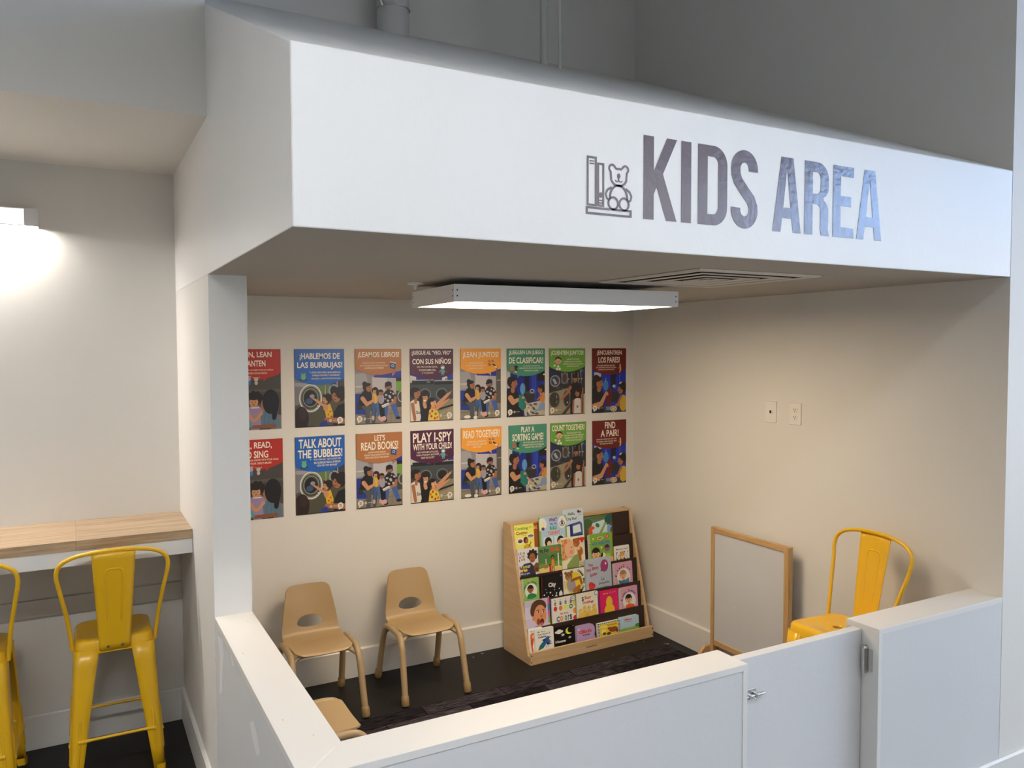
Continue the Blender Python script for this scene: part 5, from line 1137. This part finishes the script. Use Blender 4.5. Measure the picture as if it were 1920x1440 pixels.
def s_pair(a):
    a.R(0, 40, 100, 154, (26, 48, 180)); a.R(6, 58, 26, 76, (196, 196, 206)); a.R(0, 64, 6, 100, (60, 60, 66)); a.R(54, 56, 70, 100, (20, 24, 60)); a.R(80, 56, 83, 100, (56, 84, 215)); a.R(62, 88, 70, 98, (70, 100, 200)); a.E(40, 90, 8, 13, (52, 130, 205)); a.B(40, 72, 40, 80, 1, 1, (180, 200, 235)); a.E(66, 118, 14, 14, (46, 46, 50)); a.E(86, 86, 6, 4, (215, 215, 225)); a.E(64, 92, 4, 3, (205, 210, 222))
    a.P((60, 60, 72), 30, 154, 40, 138, 100, 140, 100, 154); a.P((110, 130, 170), 40, 142, 62, 140, 62, 150, 42, 150)
    a.P(DK, 0, 154, 0, 98, 8, 92, 28, 98, 36, 124, 34, 154); a.B(18, 92, 20, 100, 10, 11, SKB); head_side(a, 18, 84, 13, SKB, HAIR, 1); a.E(12, 70, 8, 6.5, HAIR); a.E(7, 84, 5, 8, HAIR); a.B(6, 140, 26, 134, 15, 12, SKA); a.B(26, 134, 40, 110, 11, 7, SKA); a.E(42, 108, 5, 4, SKA)
    a.P((104, 22, 26), 45, 100, 57, 96, 58, 118, 52, 142, 40, 140, 40, 122); a.E(44, 108, 3, 2, SKA); a.E(45, 112, 3, 2, SKA)
    a.E(92, 134, 12, 20, (212, 176, 62)); a.E(76, 138, 8, 4, SKB); a.B(86, 118, 76, 136, 7, 5, SKB); head_side(a, 87, 100, 11, SKB, HAIR, -1); a.E(92, 92, 9, 10, HAIR); a.E(63, 147, 10, 7, (214, 202, 180))
    for k in range(6): a.E(63 + 6 * math.cos(k), 147 + 4 * math.sin(k), 1.6, 1.4, (170, 90, 70))
def ic_book(a, x, y): a.P((36, 78, 140), x - 6, y - 8, x + 7, y - 5, x + 5, y + 9, x - 7, y + 6); a.P(WHT, x - 6, y - 8, x + 7, y - 5, x + 6.6, y - 3, x - 6.4, y - 6); a.ring(x, y + 1, 3, 3, 1, WHT)
def ic_frog(a, x, y): a.E(x, y + 7, 8, 2.4, (16, 70, 140)); a.E(x, y + 2, 5, 5.5, (110, 180, 140)); a.E(x - 2.5, y - 4, 2, 2.4, (110, 180, 140)); a.E(x + 2.5, y - 4, 2, 2.4, (110, 180, 140)); a.E(x + 10, y - 4, 1.4, 1.4, (16, 70, 140)); a.E(x + 13, y - 8, 1, 1, (215, 225, 235)); a.E(x + 8, y - 8, 1, 1, (16, 70, 140))
def ic_pal(a, x, y): a.E(x, y - 5, 5, 5, (120, 150, 150)); a.E(x, y - 4, 4, 2.4, WHT); a.E(x, y + 4, 5, 6, (90, 160, 160)); a.B(x - 5, y + 1, x - 9, y + 6, 1.6, 1.4, (120, 150, 150)); a.B(x + 5, y + 4, x + 10, y + 6, 1, 0.8, (120, 150, 150)); a.B(x - 2, y + 9, x - 2, y + 12, 2, 2, (90, 160, 160)); a.B(x + 2, y + 9, x + 2, y + 12, 2, 2, (90, 160, 160))
def ic_abc(a, x, y): a.T('Aa', x - 8, y - 9, x - 1, y - 4, (190, 60, 45), 0.03); a.T('Bb', x + 1, y - 9, x + 7, y - 4, (60, 120, 170), 0.03); a.T('Cc', x - 7, y - 2, x, y + 4, (30, 30, 34), 0.05); a.P((30, 30, 34), x + 4, y - 1, x + 12, y + 3, x + 11, y + 6, x + 3, y + 2); a.P((240, 225, 215), x + 10, y + 4, x + 16, y + 8, x + 14, y + 10, x + 8, y + 7); a.P((30, 30, 34), x + 18, y + 4, x + 15, y + 14, x + 13, y + 13)
def ic_clothes(a, x, y): a.E(x - 6, y, 4, 5.5, (205, 90, 60)); a.E(x - 6, y - 5, 2, 2, (205, 90, 60)); a.P((26, 34, 40), x, y - 7, x + 9, y - 7, x + 8, y - 2, x + 5, y - 1, x + 9, y + 5, x + 5, y + 6, x + 1, y + 1); a.E(x + 4, y + 7, 4, 2, (225, 200, 150)); a.E(x - 6, y + 7, 2.4, 1.2, (26, 34, 40))
def ic_baby(a, x, y): a.E(x, y - 7, 9, 7.5, (60, 35, 28)); a.E(x, y - 4, 8, 6.5, (228, 180, 140)); a.E(x - 9, y - 4, 1.4, 1.8, (228, 180, 140)); a.E(x + 9, y - 4, 1.4, 1.8, (228, 180, 140)); a.E(x - 3, y - 4, 0.8, 0.8, DK); a.E(x + 3, y - 4, 0.8, 0.8, DK); a.E(x, y - 1, 1.6, 1, (170, 80, 60)); a.E(x - 10, y + 6, 3, 2.8, (225, 235, 215)); a.E(x, y + 8, 3, 3, WHT); a.E(x - 3, y + 14, 3.2, 3.2, WHT); a.E(x + 4, y + 14, 3.2, 3.2, WHT)
def ic_sock(a, x, y): a.B(x, y - 8, x + 1, y + 4, 4, 4.4, (226, 190, 120)); a.B(x + 1, y + 4, x - 1, y + 10, 4, 3, (226, 190, 120)); a.B(x - 3, y - 1, x - 5, y + 1, 1.4, 1.2, (226, 190, 120))
def ic_read(a, x, y): a.E(x - 6, y - 3, 6, 6, (178, 172, 168)); a.P((60, 120, 200), x - 12, y, x - 6, y + 2, x, y, x, y + 8, x - 6, y + 10, x - 12, y + 8); a.B(x - 12, y - 8, x - 7, y - 7, 2, 1.6, (178, 172, 168)); a.B(x, y - 8, x - 4, y - 7, 2, 1.6, (178, 172, 168)); a.E(x + 10, y - 2, 4, 4, (200, 190, 182)); a.E(x + 10, y + 5, 3, 4, (200, 190, 182)); a.B(x + 4, y - 6, x + 8, y - 5, 1.2, 1.2, (200, 190, 182)); a.B(x + 16, y - 6, x + 12, y - 5, 1.2, 1.2, (200, 190, 182))
RED, BLU, BRN, PUR, ORA, TEA, GRN, DRD = (186, 44, 30), (24, 100, 192), (182, 118, 66), (80, 22, 62), (246, 168, 58), (70, 150, 124), (108, 170, 72), (112, 24, 24)
PD = [
 (RED, s_sofa, ic_read, 43, 60, 72, -1, [('HABLEN, LEAN', 4, 5, 83, 17.5), ('Y CANTEN', 20, 21.5, 71, 33.5)], (['HABLE, CANTE Y LEAN UN LIBRO CON SUS NIÑOS.', 'AYUDA AL CEREBRO DE SUS NIÑOS!'], 5, 38, 86, 50),
  [('TALK, READ,', 8, 5, 79, 19), ('AND SING', 13, 22, 72, 36)], (['TALK, SING AND READ A BOOK WITH YOUR CHILD.', "IT BUILDS YOUR CHILD'S BRAIN!"], 5, 38, 92, 50)),
 (BLU, s_washer, ic_frog, 17, 54, 70, 1, [('¡HABLEMOS DE', 10, 8, 91, 23), ('LAS BURBUJAS!', 5, 26, 96, 41)], (['USTED PUEDE DECIR: «BUSQUEMOS LAS', 'BURBUJAS GRANDES Y LAS BURBUJAS', 'PEQUEÑAS. ¿CÓMO SE MUEVEN ELLAS?»'], 33, 45, 92, 63),
  [('TALK ABOUT', 7, 4.5, 93, 23), ('THE BUBBLES!', 5, 26, 95, 43)], (['YOU CAN SAY, “LET’S LOOK FOR', 'BIG BUBBLES! SMALL BUBBLES!', 'HOW ARE THEY MOVING?”'], 36, 45, 92, 63)),
 (BRN, lambda a: s_family(a, 0), ic_book, 81, 34, 84, -1, [('¡LEAMOS LIBROS!', 6, 6, 95, 20)], (['ESCOJAN UN LIBRO DEL RINCÓN DE', 'LECTURA. LEER CON SUS NIÑOS LOS AYUDA', 'A DESARROLLAR SUS CEREBROS'], 10, 27, 70, 43),
  [('LET’S', 39, 4, 62, 16), ('READ BOOKS!', 10, 18, 91, 35)], (['CHOOSE A BOOK FROM THE', 'READING NOOK! READING WITH YOUR', 'CHILD HELPS BUILD THEIR BRAIN!'], 17, 38, 71, 54)),
 (PUR, s_point, ic_pal, 75, 45, 42, 1, [('¡JUEGUE AL “VEO, VEO”', 4, 4, 95, 15), ('CON SUS NIÑOS!', 5, 19, 95, 33)], (['VEO, VEO CON MIS OJITOS...', 'TU SUAVE CAMISA AZUL.', '¿Y TÚ QUÉ VES?'], 15, 37, 64, 56),
  [('PLAY I-SPY', 5, 5, 95, 26), ('WITH YOUR CHILD!', 5, 28, 95, 42)], (['“I SPY WITH MY LITTLE EYE...', 'YOUR LITTLE SOFT, BLUE SHIRT.', 'WHAT DO YOU SPY?”'], 12, 45, 66, 63)),
 (ORA, lambda a: s_family(a, 1), ic_abc, 75, 34, 70, 1, [('¡LEAN JUNTOS!', 6, 7, 94, 23)], (['LAS PALABRAS ESTÁN EN', 'TODO SU ALREDEDOR. SEÑÁLELAS Y', 'LÉALAS CON SUS NIÑOS.'], 13, 29, 63, 47),
  [('READ TOGETHER!', 5, 6, 95, 23)], (['WORDS ARE ALL AROUND YOU!', 'POINT TO AND READ THEM WITH', 'YOUR CHILD!'], 13, 29, 63, 47)),
 (TEA, s_sort, ic_clothes, 19, 46, 32, -1, [('¡JUEGUEN UN JUEGO', 5, 4, 95, 16), ('DE CLASIFICAR!', 5, 20, 95, 34)], (['CON SUS NIÑOS, HAGAN PILAS DE', 'DIFERENTES TIPOS DE ROPA, COMO CAMISETAS,', 'PANTALONES Y CALCETINES.'], 32, 38, 95, 54),
  [('PLAY A', 32, 4, 67, 17), ('SORTING GAME!', 9, 20, 91, 36)], (['WITH YOUR CHILD, MAKE PILES OF', 'DIFFERENT KINDS OF CLOTHES LIKE', 'TOPS, BOTTOMS, AND SOCKS!'], 36, 39, 92, 56)),
 (GRN, s_count, ic_baby, 24, 34, 90, -1, [('¡CUENTEN JUNTOS!', 5, 5, 95, 18)], (['CAMINE CON SUS NIÑOS', 'ALREDEDOR DE LA LAVANDERÍA Y', 'CUENTEN EL NÚMERO DE LAVADORAS Y', 'SECADORAS QUE VEAN.'], 37, 23, 94, 46),
  [('COUNT TOGETHER!', 4, 5, 95, 19)], (['WALK AROUND WITH YOUR', 'CHILD AND COUNT THE NUMBER OF', 'WASHERS AND DRYERS YOU SEE.', 'WHAT ELSE CAN YOU COUNT?'], 37, 23, 93, 46)),
 (DRD, s_pair, ic_sock, 82, 48, 80, -1, [('¡ENCUENTREN', 14, 5, 87, 18), ('LOS PARES!', 18, 21, 81, 35)], (['USE PALABRAS PARECIDAS COMO “PAR”.', 'DIGA, «BUSQUEMOS UN PAR DE CALCETINES»,', 'O BUSQUEN DOS QUE SEAN IGUALES.'], 11, 40, 71, 55),
  [('FIND', 36, 4, 67, 20), ('A PAIR!', 24, 23, 77, 40)], (['USE MATCH WORDS LIKE “PAIR.” SAY,', '“LET’S FIND A PAIR OF SOCKS. FIND', 'TWO SOCKS THAT MATCH.”'], 11, 44, 71, 60)),
]
PX = [(0.246, 0.250), (0.593, 0.590), (0.929, 0.930), (1.256, 1.256), (1.577, 1.579), (1.893, 1.905), (2.199, 2.207), (2.528, 2.531)]
CN = ['red', 'blue', 'brown', 'purple', 'orange', 'teal', 'green', 'dark red']
SUBJ = ['a child on a lap reading a book', 'a child pointing at a washer', 'a family of four reading on a bench', 'three people pointing to the right', 'a family of four with a book', 'a woman sorting clothes with a child', 'a woman and child at dryers', 'a woman holding up a cloth to a child']
for k, (col, scene, icon_, ix, iy, tx, td, t1, s1, t2, s2) in enumerate(PD):
    for row in (0, 1):
        ztop = 1.857 if row == 0 else 1.379; w, h = 0.2735, 0.426; U = w / 100
        H = h / U
        m = MB(); m.box(0, w, -0.0022, 0, -h, 0, 0, tuple(lin(c) for c in (30, 28, 30)))
        a = Art(m, 100, H, (0, -0.0022, 0), (1, 0, 0), (0, 0, -1), (0, -1, 0), U, 0.00004, gain=0.97)
        scene(a)
        tt, ss = (t1, s1) if row == 0 else (t2, s2)
        yb = ss[4]
        yb = max(yb + 5, 50)
        hc = col
        edge_y = yb - 9
        a.P(hc, *([0, 0, 100, 0, 100, edge_y] + [v for i in range(19) for v in (100 - i * 100 / 18, edge_y + 13 * math.sin(PI * i / 18) ** 0.8)] + [0, edge_y]))
        a.P(hc, tx - 5, edge_y + 9, tx + 4, edge_y + 8, tx + td * 5, edge_y + 17)
        for s, x0, y0, x1, y1 in tt: a.T(s, x0, y0, x1, y1, (250, 242, 226), 0.022)
        a.lines(ss[0], *ss[1:], (240, 226, 200))
        iyy = iy + (6 if row == 1 and k in (2, 3, 7) else 0)
        icon_(a, ix, iyy)
        bx = 90 if k in (1, 3, 4) else 8
        if k != 0:
            a.E(bx, 144, 6, 6.4, WHT); a.P(WHT, bx - 4, 146, bx, 150, bx - 4, 153)
            for i, q in enumerate((-2.4, 0, 2.4)): a.R(bx - 2.6, 144 + q - 0.6, bx + 2.6, 144 + q + 0.5, (60, 56, 56))
            lx = bx - 20 if bx > 50 else bx + 11
            a.ring(lx, 144, 2.4, 2.6, 1.2, WHT); a.B(lx + 5, 144, lx + 13, 144, 1, 1, (200, 195, 190))
        po = m.build('poster', M['paper'], loc=(PX[k][row], D - 0.0004, ztop), solid=False, ink=True)
        tag(po, '%s poster in %s, %s row: %s' % (CN[k], ('Spanish', 'English')[row], ('upper', 'lower')[row], SUBJ[k]), 'poster', 'posters on the back wall')
